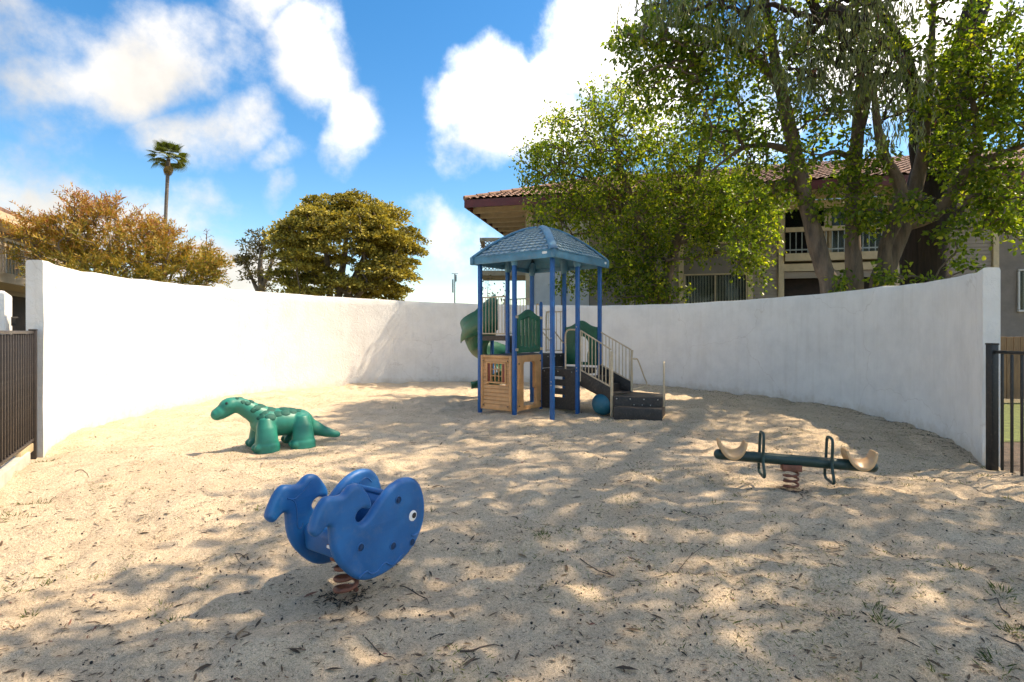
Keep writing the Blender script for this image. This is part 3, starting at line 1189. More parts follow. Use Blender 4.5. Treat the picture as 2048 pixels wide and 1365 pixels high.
# ---- green slotted panel above the doorway
top = [(x, 1.80 + .13 * math.exp(-(((x - DL / 2) / (DL * .27)) ** 2))) for x in np.linspace(DL - .02, .02, 17)]
loop = [(.02, 1.12), (DL - .02, 1.12)] + top
slots = []
for k in range(5):
    cx = DL * .5 + (k - 2) * .118
    hw = .036
    z0_, z1_ = 1.235 - .03 * (1 - abs(k - 2) / 2), 1.74 + .06 * (1 - abs(k - 2) / 2)
    slots.append([(cx - hw, z0_ + .02), (cx, z0_), (cx + hw, z0_ + .02), (cx + hw, z1_ - .02), (cx, z1_), (cx - hw, z1_ - .02)])
gp = panel_frame(dp0, a_d, [loop] + slots, .06, .012, M['green'], 'slotted_panel', play)
for s_ in (-.012, DL + .012):
    for z_ in (1.18, 1.78):
        MB().beam(dp0 + e_d * (s_ - .045) + UP * z_ + n_d * .02, dp0 + e_d * (s_ + .045) + UP * z_ + n_d * .02, .03, .05).build('bracket', M['tan'], gp, bevel=.003)
ar = MB()
ar.tube(smooth_path([dp0 + e_d * .07 + UP * 1.2 + n_d * .03, dp0 + e_d * DL * .5 + UP * 1.165 + n_d * .03, dp0 + e_d * (DL - .07) + UP * 1.2 + n_d * .03]), .008, 6)
ar.build('rib', M['green'], gp, smooth=40)

# ---- climbing panel with three foot slots
cp0, cp1 = Q(1, 1) - U * .04, Q(0, 1) + U * .04
e_c = (cp1 - cp0).normalized()
a_c = math.atan2(e_c.y, e_c.x)
CL = (cp1 - cp0).length
loop = [(0, .04), (CL, .04), (CL, .77), (CL - .03, .80), (.03, .80), (0, .77)]
slots = []
for z_ in (.29, .46, .63):
    slots.append([(CL * .30, z_ - .028), (CL * .68, z_ - .028), (CL * .70, z_ - .015), (CL * .70, z_ + .018), (CL * .68, z_ + .028), (CL * .30, z_ + .028), (CL * .28, z_ + .018), (CL * .28, z_ - .015)])
climb = panel_frame(cp0, a_c, [loop] + slots, .06, .008, M['deck'], 'climbing_panel', play)
for s_ in (.06, CL * .5, CL - .07):
    bolt(climb, cp0 + e_c * s_ + UP * .755 - V * .03, FACE_U)

# ---- green arch panel at the far side of the low deck
ap0, ap1 = Q(1, 2) - U * .045, Q(0, 2) + U * .045
e_a = (ap1 - ap0).normalized()
AL = (ap1 - ap0).length
loop = [(0, .84), (AL, .84), (AL, 1.60)] + [(x, 1.60 + .14 * math.exp(-(((x - AL / 2) / (AL * .26)) ** 2))) for x in np.linspace(AL - .02, .02, 17)] + [(0, 1.60)]
arch = [(AL * .36, .90), (AL * .36, 1.06)] + [(AL * .52 + AL * .23 * math.cos(t), 1.22 + .2 * math.sin(t)) for t in np.linspace(R(200), R(-20), 14)] + [(AL * .70, 1.06), (AL * .70, .90)]
panel_frame(ap0, math.atan2(e_a.y, e_a.x), [loop, arch], .07, .012, M['green'], 'arch_panel', play)


# ---- tube railings
def railing(p, q, zb0, zt0, zb1, zt1, n, parent, name='railing', r=.014, rb=.009, low_end=None):
    ra = MB().tube([p + UP * zt0, q + UP * zt1], r, 8).build(name, M['tan'], parent, smooth=40)
    MB().tube([p + UP * zb0, q + UP * zb1], r, 8).build('low_rail', M['tan'], ra, smooth=40)
    for i in range(n):
        t = (i + .5) / n
        c = p + (q - p) * t
        MB().tube([c + UP * (zb0 + (zb1 - zb0) * t), c + UP * (zt0 + (zt1 - zt0) * t)], rb, 6).build('baluster', M['tan'], ra, smooth=40)
    return ra


rl = railing(Q(2.02, 1), Q(2.86, 1), 1.47, 2.235, 1.47, 2.235, 8, play)
MB().tube([Q(2.86, 1, 1.40), Q(2.86, 1, 2.24)], .015, 8).build('upright', M['tan'], rl, smooth=40)
MB().tube([Q(2.04, 1, 1.40), Q(2.04, 1, 2.24)], .015, 8).build('upright', M['tan'], rl, smooth=40)
railing(Q(2.02, 2), Q(2.96, 2), 1.47, 2.235, 1.47, 2.235, 9, play)
rl = railing(Q(1.55, 2), Q(1.05, 2), 1.12, 1.93, 1.12, 1.93, 4, play)
MB().tube(smooth_path([Q(1.55, 2, 1.09), Q(1.55, 2, 1.7), Q(1.54, 2, 1.9), Q(1.46, 2, 1.94), Q(1.3, 2, 1.94)], 4), .015, 8).build('upright', M['tan'], rl, smooth=40)
lh = MB().tube([Q(1, 1.02, 1.56), Q(1, 1.5, 1.56), Q(1, 1.95, 1.28)], .012, 8)
lh.tube([Q(1, 1.04, 1.52), Q(1, 1.42, 1.30), Q(1, 1.42, 1.09)], .012, 8)
lh.build('grab_bar', M['tan'], play, smooth=40)
MB().tube(smooth_path([Q(0, 1, 1.545), Q(.18, 1, 1.55), Q(.27, 1, 1.53), Q(.32, 1, 1.44), Q(.32, 1, 1.2), Q(.32, 1, .81)], 4), .016, 8).build('grab_bar', M['tan'], play, smooth=40)
MB().tube(smooth_path([Q(1.02, 1.02, 2.0), Q(1.16, 1.1, 2.06), Q(1.24, 1.15, 2.0), Q(1.25, 1.16, 1.75)], 4), .014, 8).build('grab_bar', M['tan'], play, smooth=40)

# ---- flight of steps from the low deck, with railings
ST = .68                                     # run of the flight
sl0, sl1 = Q(0, 1.02), Q(0, 1.02) - U * ST
sr0, sr1 = Q(0, 1.98), Q(0, 1.98) - U * ST
stairs = None
mb = MB()
mb.hexa([sl0 + UP * .52, sl1 + UP * .24, sl1 + V * .03 + UP * .24, sl0 + V * .03 + UP * .52, sl0 + UP * .80, sl1 + UP * .52, sl1 + V * .03 + UP * .52, sl0 + V * .03 + UP * .80])
stairs = mb.build('steps', M['deck'], play, bevel=.004)
mb = MB()
mb.hexa([sr0 + UP * .52, sr1 + UP * .24, sr1 - V * .03 + UP * .24, sr0 - V * .03 + UP * .52, sr0 + UP * .86, sr1 + UP * .56, sr1 - V * .03 + UP * .56, sr0 - V * .03 + UP * .86])
mb.build('stringer', M['deck'], stairs, bevel=.004)
for i, (t0, t1, z) in enumerate(((.02, .24, .66), (.24, .46, .52), (.46, .70, .385))):
    A, B = Q(0, 1.06) - U * t0, Q(0, 1.94) - U * t0
    C_, D_ = Q(0, 1.94) - U * t1, Q(0, 1.06) - U * t1
    MB().prism([(p.x, p.y) for p in (A, B, C_, D_)], z - .03, z).build('tread', M['deck'], stairs, bevel=.004)
    MB().beam(D_ + UP * (z - .08), C_ + UP * (z - .08), .02, .15).build('riser', M['deck'], stairs)
rl = railing(sl0 - U * .05, sl1, .80, 1.535, .52, 1.19, 9, stairs, 'step_railing')
MB().tube([sl0 - U * .05 + UP * .58, sl0 - U * .05 + UP * 1.52], .013, 8).build('upright', M['tan'], rl, smooth=40)
MB().beam(sl1 - U * .01 - UP * .08, sl1 - U * .01 + UP * 1.16, .035, .05).build('upright', M['tan'], rl, bevel=.01)
rl = railing(sr0 - U * .04, sr1, .86, 1.50, .56, 1.165, 9, stairs, 'step_railing')
MB().tube([sr1 - U * .01 + UP * .25, sr1 - U * .01 + UP * 1.0, sr1 - U * .02 + UP * 1.16], [.03, .022, .026], 8).build('upright', M['tan'], rl, smooth=40)
hx = Vector((.97, .05, 0))
p0 = sr1 + UP * .99
MB().tube(smooth_path([p0, p0 + hx * .09, p0 + hx * .14 - UP * .03, p0 + hx * .26 - UP * .34, p0 + hx * .31 - UP * .46, p0 + hx * .27 - UP * .53, p0 + hx * .1 - UP * .57, p0 - UP * .57], 4), .014, 8).build('grab_bar', M['tan'], rl, smooth=40)

# ---- turning platform and bottom step
fl, frt = Vector((1.755, 9.50, 0)), Vector((2.545, 9.31, 0))
e_s = (frt - fl).normalized()
n_s = Vector((-e_s.y, e_s.x, 0))
low = [fl, frt, frt + n_s * .27, fl + n_s * .27]
plat = [fl + n_s * .255, frt + n_s * .255, frt + n_s * .85 + e_s * .08, sr1 - U * .03, sl1 - U * .03]
block = MB().prism([(p.x, p.y) for p in low], -.12, .20).build('bottom_step', M['deck'], play, bevel=.012)
MB().prism([(p.x, p.y) for p in plat], -.12, .365).build('platform', M['deck'], block, bevel=.012)
for i in range(4):
    bolt(block, fl + n_s * .253 + e_s * (.04 + .235 * i) + UP * .325, math.atan2(e_s.y, e_s.x))
for i in range(3):
    bolt(block, fl + n_s * .253 + e_s * (.34 + .14 * i) + UP * .225, math.atan2(e_s.y, e_s.x))
gb = frt + n_s * .32 + e_s * .035
dgb = Vector((gb.x, gb.y, 0)).normalized()
MB().tube(smooth_path([gb + UP * .2, gb + UP * .40, gb + UP * .75 + dgb * .02, gb + UP * .93 + dgb * .08, gb + UP * .97 + dgb * .16, gb + UP * .93 + dgb * .24, gb + UP * .6 + dgb * .34, gb + UP * .25 + dgb * .38], 5), .016, 8).build('grab_bar', M['tan'], block, smooth=40)

# ---- spiral slide
SCN = Vector((-.46, 12.72, 0))
sld = MB()
nseg = 64
sec = 11
vs, fs = [], []
for i in range(nseg + 1):
    t = i / nseg
    th = R(-78) - t * R(365)
    zf = 1.43 - 1.14 * t ** .76
    hout = .80 - .18 * min(1, t * 2.2) - .30 * max(0, (t - .4) * 1.66)
    hin = .16
    d = Vector((math.cos(th), math.sin(th), 0))
    r_in, r_out = .13, .68
    row = []
    for j in range(sec + 1):
        u = j / sec
        rr = r_in + (r_out - r_in) * u
        bowl = (abs(u - .45) / .55) ** 2.6
        h = bowl * (hout if u > .45 else hin)
        row.append(SCN + d * (rr + (.05 * bowl if u > .45 else 0)) + UP * (zf + h))
    vs += row
W_ = sec + 1
for i in range(nseg):
    for j in range(sec):
        fs.append((i * W_ + j, i * W_ + j + 1, (i + 1) * W_ + j + 1, (i + 1) * W_ + j))
sld.add(vs, fs)
me = sld.mesh('slide', M['green'], wpos(play), smooth=60)
slide = link('slide', me, play)
so = slide.modifiers.new('t', 'SOLIDIFY')
so.thickness = .022
so.offset = 0
# straight run-out at the foot
th_e = R(-78 - 365)
de = Vector((math.cos(th_e), math.sin(th_e), 0))
te = Vector((de.y, -de.x, 0))
ex = MB()
vs, fs = [], []
for i in range(9):
    t = i / 8
    for j in range(sec + 1):
        u = j / sec
        bowl = (abs(u - .45) / .55) ** 2.6
        rr = .13 + .53 * u
        vs.append(SCN + de * (rr + (.05 * bowl if u > .45 else 0)) + te * (.50 * t) + UP * (.29 - .05 * t + bowl * (.28 - .16 * t if u > .45 else .16)))
for i in range(8):
    for j in range(sec):
        fs.append((i * W_ + j, i * W_ + j + 1, (i + 1) * W_ + j + 1, (i + 1) * W_ + j))
ex.add(vs, fs)
eo = link('run_out', ex.mesh('run_out', M['green'], wpos(play), smooth=60), slide)
so = eo.modifiers.new('t', 'SOLIDIFY')
so.thickness = .05
so.offset = -1
# hood over the entrance
hd = MB()
vs, fs = [], []
nh = 16
for i in range(13):
    t = i / 12
    th = R(-78) - t * R(95)
    d = Vector((math.cos(th), math.sin(th), 0))
    tan = Vector((d.y, -d.x, 0))
    zf = 1.43 - .30 * t
    hh = .92 - .36 * t ** 1.4
    for j in range(nh + 1):
        a = math.pi * j / nh
        rr = .40 - math.cos(a) * -.31
        zz = zf + .12 + (hh - .12) * math.sin(a) ** .6
        vs.append(SCN + d * (.40 + math.cos(a) * .32) + UP * zz)
for i in range(12):
    for j in range(nh):
        fs.append((i * (nh + 1) + j, i * (nh + 1) + j + 1, (i + 1) * (nh + 1) + j + 1, (i + 1) * (nh + 1) + j))
hd.add(vs, fs)
ho = link('hood', hd.mesh('hood', M['green'], wpos(play), smooth=60), slide)
so = ho.modifiers.new('t', 'SOLIDIFY')
so.thickness = .025
so.offset = 0
MB().tube([SCN + UP * -.2, SCN + UP * 1.7], .045, 10).build('column', M['blue_post'], slide, smooth=40)

# ================================================================ loose ball
bl = MB().ball((0, 0, 0), .205, 32, 18)
o = link('ball', bl.mesh('ball', M['ball'], smooth=80), None, (1.665, 10.05, .195))
tag(o, 'large teal blue ball resting on the sand under the tower steps', 'ball')
# ================================================================ whale spring rocker
WH = [(-0.337, 0.461), (-0.36, 0.485), (-0.364, 0.506), (-0.347, 0.551), (-0.321, 0.599), (-0.288, 0.636), (-0.254, 0.647), (-0.205, 0.635), (-0.163, 0.634), (-0.134, 0.656), (-0.104, 0.67), (-0.067, 0.668), (-0.036, 0.651), (-0.005, 0.614), (0.023, 0.57), (0.033, 0.536), (0.025, 0.514), (0.003, 0.513), (-0.024, 0.524), (-0.055, 0.52), (-0.074, 0.504), (-0.078, 0.484), (-0.063, 0.461), (-0.036, 0.449), (-0.013, 0.453), (0.019, 0.472), (0.067, 0.515), (0.125, 0.563), (0.185, 0.6), (0.256, 0.62), (0.319, 0.619), (0.376, 0.6), (0.424, 0.552), (0.454, 0.476), (0.462, 0.398), (0.454, 0.331), (0.424, 0.264), (0.376, 0.204), (0.31, 0.159), (0.229, 0.127), (0.142, 0.11), (0.059, 0.108), (-0.005, 0.118), (-0.067, 0.146), (-0.126, 0.198), (-0.177, 0.257), (-0.209, 0.309), (-0.226, 0.355), (-0.237, 0.41), (-0.241, 0.463), (-0.246, 0.485), (-0.261, 0.492), (-0.277, 0.488), (-0.294, 0.474), (-0.314, 0.46)]
WA = R(56)
wh_d = Vector((math.cos(WA), math.sin(WA), 0))
wh_l = Vector((-wh_d.y, wh_d.x, 0))
wn0 = Vector((-.963, 3.17, 0)) - wh_l * .17          # foot of the near panel's plane
wf0 = wn0 + wh_l * .38
wmid = wn0 + wh_l * .19
spx = Vector((-.955, 3.165, 0))
whale = thing('whale_rocker', spx, 'blue plastic whale rocker on a rust red coil spring', 'rocker')
wme = curve_mesh('whale_panel', [smooth_loop(WH, 3)], .062, .028, M['whale'], 5, 60)
sgn = {}
for (p, out) in ((wn0, -1), (wf0, 1)):
    pan = link('whale_panel', wme, whale, p, rotz(WA))

    def WP(s, z, o=0.0, p=p, out=out):
        return p + wh_d * s + UP * z + wh_l * (out * o)

    face = rotz(WA) if out < 0 else rotz(WA + math.pi)
    ax = Matrix.Rotation(R(90), 3, 'X')
    for (s, z) in ((-.057, .322), (.182, .253), (.224, .511), (.338, .226)):
        rg_ = MB().lathe([(.026, -.002), (.026, .003), (.021, .0045), (.021, -.002)], (0, 0, 0), 18, ax).mesh('bolt_ring', M['whale'], smooth=40)
        link('bolt_ring', rg_, pan, WP(s, z, .031), face)
        hl = MB().lathe([(.0205, -.001), (.0205, .0015), (.012, .0015), (.011, .004), (.004, .005)], (0, 0, 0), 16, ax).mesh('bolt_recess', M['whale_hole'], smooth=40)
        link('bolt_recess', hl, pan, WP(s, z, .031), face)
    ey = MB().lathe([(.032, -.004), (.032, .002), (.028, .004)], (0, 0, 0), 24, ax).mesh('eye', M['white'], smooth=40)
    eo_ = link('eye', ey, pan, WP(.345, .385, .031), face)
    pu = MB().lathe([(.017, -.004), (.017, .0065), (.014, .0075)], (0, 0, 0), 18, ax).mesh('pupil', M['black'], smooth=40)
    link('pupil', pu, pan, WP(.352, .386, .031), face)

    def groove(pts, name, r=.0056):
        MB().tube(smooth_path([WP(s, z, .0305) for s, z in pts], 5), r, 6).build(name, M['whale'], pan, smooth=60)

    groove([(-.07, .159), (-.04, .172), (-.013, .175), (.012, .155), (.035, .147), (.07, .152), (.10, .172), (.125, .176), (.15, .158), (.176, .147), (.21, .155), (.24, .178), (.269, .182)], 'wave_line')
    groove([(.33, .272), (.355, .262), (.385, .268), (.405, .285)], 'smile_line')
    # the mouldings on the inner face
    def IP(s, z, p=p, out=out):
        return p + wh_d * s + UP * z - wh_l * (out * .0305)
    for pts in ([(-.25, .575), (-.20, .56), (-.14, .60), (-.10, .635)], [(-.25, .575), (-.205, .545), (-.19, .48), (-.185, .40), (-.165, .385), (-.15, .41)], [(.24, .50), (.27, .555), (.32, .565), (.36, .53)]):
        MB().tube(smooth_path([IP(*q) for q in pts], 5), .0042, 6).build('moulded_line', M['whale'], pan, smooth=60)
# seat, backrest box and grab bar between the panels
sb = MB()
sc_ = wmid


def SP(s, z, o=0.0):
    return wmid + wh_d * s + wh_l * o + UP * z


w2 = .158
prof = [(-.14, .255), (-.155, .375), (-.13, .41), (.04, .35), (.07, .31), (.05, .235)]
vs = [SP(s, z, -w2) for s, z in prof] + [SP(s, z, w2) for s, z in prof]
k = len(prof)
seat_o = MB().add(vs, [tuple(range(k)), tuple(range(k, 2 * k))[::-1]] + [(i, (i + 1) % k, k + (i + 1) % k, k + i) for i in range(k)]).build('seat', M['whale'], whale, bevel=.02, seg=3)
prof = [(.19, .30), (.16, .50), (.19, .535), (.225, .515), (.26, .32)]
vs = [SP(s, z, -w2) for s, z in prof] + [SP(s, z, w2) for s, z in prof]
k = len(prof)
MB().add(vs, [tuple(range(k)), tuple(range(k, 2 * k))[::-1]] + [(i, (i + 1) % k, k + (i + 1) % k, k + i) for i in range(k)]).build('front_board', M['whale'], whale, bevel=.014, seg=3)
MB().tube([SP(.20, .545, -w2), SP(.20, .545, w2)], .016, 10).build('grab_bar', M['whale'], whale, smooth=40)
pl = curve_mesh('name_plate', [smooth_loop([(x * .66, y * .66) for x, y in [(-.034, -.011), (0, -.013), (.034, -.011), (.038, 0), (.034, .011), (0, .013), (-.034, .011), (-.038, 0)]])], .004, .001, M['white'])
pl2 = curve_mesh('plate_rim', [smooth_loop([(x * .66, y * .66) for x, y in [(-.039, -.016), (0, -.018), (.039, -.016), (.043, 0), (.039, .016), (0, .018), (-.039, .016), (-.043, 0)]])], .003, .001, M['dark_red'])
link('plate_rim', pl2, seat_o, SP(-.1495, .325, -.085) - wh_d * .002, rotz(WA - R(90)) @ Matrix.Rotation(R(-7), 3, 'X'))
link('name_plate', pl, seat_o, SP(-.1495, .325, -.085) - wh_d * .005, rotz(WA - R(90)) @ Matrix.Rotation(R(-7), 3, 'X'))


def spring(parent, base, r, z0, z1, turns, wire, taper=1.0):
    pts = []
    n = int(turns * 20)
    for i in range(n + 1):
        t = i / n
        a = 2 * math.pi * turns * t + .6
        rr = r * (1 + (taper - 1) * t)
        pts.append(base + Vector((math.cos(a) * rr, math.sin(a) * rr, z0 + (z1 - z0) * t)))
    return MB().tube(pts, wire, 8).build('spring', M['rust'], parent, smooth=60)


spring(whale, spx, .062, .0, .20, 3.3, .0135, .85)
MB().box(spx + UP * .225, (.15, .10, .05), rotz(WA)).build('spring_clamp', M['rust'], whale, bevel=.006)

# ================================================================ spring seesaw
SA = R(-13)
sd = Vector((math.cos(SA), math.sin(SA), 0))
sn = Vector((-sd.y, sd.x, 0))
s0 = Vector((2.70, 5.32, 0))
TILT = R(-2.2)
see = thing('spring_seesaw', s0, 'dark green two seat seesaw on a red coil spring', 'seesaw')
bd = Vector((sd.x * math.cos(TILT), sd.y * math.cos(TILT), math.sin(TILT)))
bu = bd.cross(sn) * -1
if bu.z < 0:
    bu = -bu
bc = s0 + UP * .262 + sd * .02


def SB(s, h=0.0, o=0.0):
    return bc + bd * s + bu * h + sn * o


LB = .73
pts, rr = [], []
for i in range(7):
    a = math.pi / 2 * i / 6
    pts.append(SB(-LB + .05 - .05 * math.cos(a)))
    rr.append(max(.052 * math.sin(a), .002))
for i in range(7):
    a = math.pi / 2 * (1 - i / 6)
    pts.append(SB(LB - .05 + .05 * math.cos(a)))
    rr.append(max(.052 * math.sin(a), .002))
MB().tube(pts, rr, 18).build('beam', M['beam_green'], see, smooth=40)
for side in (-1, 1):
    # saddle seat: a broad curved shell, horns up at both ends
    cs = side * .565
    vs, fs = [], []
    na, nw = 18, 8
    for layer in (0, 1):
        for i in range(na + 1):
            a = R(-84) + R(168) * i / na
            rad = .108 + (.0 if layer else .028)
            for j in range(nw + 1):
                w = -1 + 2 * j / nw
                wid = .13 * (.5 + .5 * math.cos(a))
                rdrop = .055 * w * w * math.cos(a)
                p = SB(cs + math.sin(a) * rad * 1.02, .168 - math.cos(a) * rad * 1.0 - rdrop * (1 if layer else 1.1), w * wid)
                vs.append(p)
    W_ = nw + 1
    off = (na + 1) * W_
    for i in range(na):
        for j in range(nw):
            fs.append((i * W_ + j, (i + 1) * W_ + j, (i + 1) * W_ + j + 1, i * W_ + j + 1))
            fs.append((off + i * W_ + j, off + i * W_ + j + 1, off + (i + 1) * W_ + j + 1, off + (i + 1) * W_ + j))
    for i in range(na):
        fs.append((i * W_, off + i * W_, off + (i + 1) * W_, (i + 1) * W_))
        fs.append((i * W_ + nw, (i + 1) * W_ + nw, off + (i + 1) * W_ + nw, off + i * W_ + nw))
    for j in range(nw):
        fs.append((j, j + 1, off + j + 1, off + j))
        fs.append((na * W_ + j, off + na * W_ + j, off + na * W_ + j + 1, na * W_ + j + 1))
    so_ = MB().add(vs, fs).build('seat', M['seat'], see, smooth=50)
    sm_ = so_.modifiers.new('b', 'BEVEL')
    sm_.width = .009
    sm_.segments = 3
    sm_.limit_method = 'ANGLE'
    # tall hoop handle above the beam and foot hoop below
    ch = side * .30 + .01
    hp = [SB(ch, .03, -.085), SB(ch, .18, -.085), SB(ch, .225, -.075), SB(ch, .245, -.045), SB(ch, .245, .045), SB(ch, .225, .075), SB(ch, .18, .085), SB(ch, .03, .085)]
    MB().tube(smooth_path(hp, 4), .0135, 10).build('handle', M['beam_green'], see, smooth=50)
    fp = [SB(ch, .03, -.085), SB(ch, -.03, -.10), SB(ch + .01, -.13, -.13), SB(ch + .012, -.165, -.10), SB(ch + .012, -.168, .0), SB(ch + .012, -.165, .10), SB(ch + .01, -.13, .13), SB(ch, -.03, .10), SB(ch, .03, .085)]
    MB().tube(smooth_path(fp, 4), .0135, 10).build('foot_rest', M['beam_green'], see, smooth=50)
spring(see, s0, .062, -.01, .165, 3.4, .0115)
MB().box(s0 + UP * .195, (.17, .11, .06), rotz(SA)).build('spring_clamp', M['rust'], see, bevel=.004)

# ================================================================ dinosaur
DH = math.atan2(-.57, -.82)
dh = Vector((math.cos(DH), math.sin(DH), 0))
dl = Vector((-dh.y, dh.x, 0))
dc = Vector((-3.09, 7.28, 0))


def DP(x, y, z):
    return dc + dh * x + dl * y + UP * z


dino = thing('dinosaur', dc, 'green plastic long necked dinosaur with plated back standing on sunlit sand', 'dinosaur')
mb = MB()


def chain(pts, rad, n=20):
    P = [DP(*p) for p in pts]
    sm = smooth_path(P, 6)
    rs = []
    for i in range(len(rad) - 1):
        for j in range(6):
            t = j / 6
            t = t * t * (3 - 2 * t)
            rs.append(rad[i] + (rad[i + 1] - rad[i]) * t)
    rs.append(rad[-1])
    mb.tube(sm, rs, n)
    mb.ball(sm[-1], rs[-1], 18, 10)
    mb.ball(sm[0], rs[0], 18, 10)


rotd = rotz(DH)
mb.ball(DP(-.02, 0, .315), (.37, .215, .185), 32, 20, rotd)
mb.ball(DP(.15, 0, .335), (.19, .225, .17), 28, 18, rotd)
mb.ball(DP(-.24, 0, .30), (.20, .235, .165), 28, 18, rotd)
chain([(.10, 0, .36), (.24, 0, .425), (.35, 0, .50), (.45, 0, .56), (.53, 0, .58)], [.15, .14, .118, .104, .10])
mb.ball(DP(.585, 0, .575), (.13, .108, .10), 26, 16, rotd @ Matrix.Rotation(R(18), 3, 'Y'))
chain([(.58, 0, .55), (.68, 0, .495), (.72, 0, .475)], [.095, .09, .078])
chain([(-.28, 0, .28), (-.46, 0, .19), (-.60, 0, .125), (-.72, 0, .085), (-.78, 0, .07)], [.16, .10, .072, .055, .042])
for sy in (-1, 1):
    for (x0, yw) in ((.185, .215), (-.26, .22)):
        # skirt-like leg, long in the body's direction, with a heavier foot band and toes
        secs = [(.40, .09, .10, -.09), (.28, .12, .11, -.035), (.13, .138, .115, 0), (.085, .145, .118, 0), (.078, .156, .128, 0), (-.03, .16, .13, 0)]
        vs, fs = [], []
        nn_ = 24
        for (z, rx, ry, dy) in secs:
            for k in range(nn_):
                a = 2 * math.pi * k / nn_
                vs.append(DP(x0 + rx * math.cos(a), sy * (yw + dy) + ry * math.sin(a), z))
        for i in range(len(secs) - 1):
            for k in range(nn_):
                fs.append((i * nn_ + k, i * nn_ + (k + 1) % nn_, (i + 1) * nn_ + (k + 1) % nn_, (i + 1) * nn_ + k))
        fs.append(tuple(range(nn_))[::-1])
        fs.append(tuple((len(secs) - 1) * nn_ + k for k in range(nn_)))
        mb.add(vs, fs)
        for ty in (-.075, 0, .075):
            mb.ball(DP(x0 + .14 - abs(ty) * .35, sy * yw + ty, .045), (.05, .04, .045), 14, 10, rotd)
body_me = remeshed(mb, 'body', M['dino'], .0095, dc, 12, .5)
body = link('body', body_me, dino, dc)
# eyes
dgz = bpy.context.evaluated_depsgraph_get()
from mathutils.bvhtree import BVHTree
bvh = BVHTree.FromPolygons([v.co.copy() + dc for v in body_me.vertices], [tuple(p.vertices) for p in body_me.polygons])


def on_body(x, y, frm):
    """the outermost skin point along a ray from frm towards the spine at x"""
    o_ = DP(*frm)
    tgt = DP(x, 0, y)
    hit = bvh.ray_cast(o_, (tgt - o_).normalized())
    return hit[0], hit[1]


for sy in (-1, 1):
    p, n_ = on_body(.62, .60, (.66, sy * .6, .70))
    if p is not None:
        q = n_.to_track_quat('Z', 'Y').to_matrix()
        link('eye_rim', MB().lathe([(.021, -.004), (.021, .002), (.016, .005)], (0, 0, 0), 16).mesh('eye_rim', M['scute'], smooth=50), body, p, q)
        link('eye', MB().ball((0, 0, .003), (.0135, .0135, .006), 14, 8).mesh('eye', M['black'], smooth=80), body, p, q)
# plates on neck and back: (x along, angle from the ridge in degrees, length, width)
PL = [(.50, 22, .035, .03), (.455, -10, .04, .035), (.44, 34, .045, .036), (.385, 30, .055, .045), (.39, -22, .05, .045), (.33, 10, .055, .05), (.325, 46, .055, .045), (.28, 30, .06, .05), (.30, -30, .06, .05), (.25, 60, .065, .055),
      (.215, 12, .07, .055), (.20, 44, .07, .055), (.215, -38, .075, .06), (.13, 66, .085, .055), (.09, 22, .15, .085), (.09, -24, .15, .085), (.05, 52, .12, .06), (.06, -56, .12, .06), (-.07, 18, .13, .08), (-.08, -24, .13, .08), (-.055, 50, .08, .055), (-.08, -54, .1, .06), (-.16, 44, .075, .05), (-.17, 14, .085, .06), (-.18, -26, .085, .06), (-.23, 36, .05, .04), (-.245, 10, .06, .045)]
for (x, a, ln, wd_) in PL:
    zc_ = .33 if x < .25 else .33 + (x - .25) * .9
    an = R(a)
    p, n_ = on_body(x, zc_, (x, math.sin(an) * .9, zc_ + math.cos(an) * .9))
    if p is None:
        continue
    t = (dh - n_ * dh.dot(n_)).normalized()
    b_ = n_.cross(t)
    rot = Matrix((t, b_, n_)).transposed()
    rr = random.Random(int(x * 1000) + a)
    ring = []
    for k in range(9):
        ph = 2 * math.pi * k / 9
        f = (1 + rr.uniform(-.13, .13)) * (1.3 if x < .3 else 1.1)
        ring.append((math.cos(ph) * ln * .62 * f, math.sin(ph) * wd_ * .66 * f))
    ring = smooth_loop([Vector((a_, c_)) for a_, c_ in ring], 2)
    m_ = MB()
    k = len(ring)
    crv = lambda sx, sy_: -(sx * sx) / .55 - (sy_ * sy_) / .36
    vs = []
    for (sc2, h) in ((1.0, -.012), (1.0, .002), (.9, .0065), (.45, .0075)):
        vs += [(sx * sc2, sy_ * sc2, h + crv(sx * sc2, sy_ * sc2)) for sx, sy_ in ring]
    vs.append((0, 0, .0078))
    fs = []
    for lv in range(3):
        for i in range(k):
            fs.append((lv * k + i, lv * k + (i + 1) % k, (lv + 1) * k + (i + 1) % k, (lv + 1) * k + i))
    for i in range(k):
        fs.append((3 * k + i, 3 * k + (i + 1) % k, 4 * k))
    m_.add(vs, fs)
    link('scute', m_.mesh('scute', M['scute'], smooth=50), body, p, rot)
# mouth line
for sy in (-1, 1):
    pts = []
    for (x, z) in ((.80, .435), (.77, .44), (.735, .458), (.70, .475)):
        p, n_ = on_body(x - .06, z, (x - .03, sy * .5, z - .06))
        if p is not None:
            pts.append(p)
    if len(pts) > 2:
        MB().tube(smooth_path(pts, 4), .0035, 5).build('mouth_line', M['scute'], body, smooth=60)
# ================================================================ apartment building behind the wall
BO = Vector((10.47, 20.0, 0))
BE = Vector((.974, -.225, 0)).normalized()      # along the front, to the right
BN = Vector((-.225, -.974, 0)).normalized()     # out of the front, towards the playground


def BF(t, z, out=0.0):
    return BO + BE * t + BN * out + UP * z


def ft(px):
    k = (px - 1024) / 1100
    return (k * BO.y - BO.x) / (BE.x - BE.y * k)


def fz(px, py):
    return CAM_H + (665 - py) / 1100 * (BO.y + BE.y * ft(px))


apt = thing('apartment_building', BF(-2, 0), 'two storey taupe apartment building with tiled roof behind the trees', 'building')
TL, TR_ = ft(1060), ft(2150)
B_ROT = rotz(math.atan2(BE.y, BE.x))


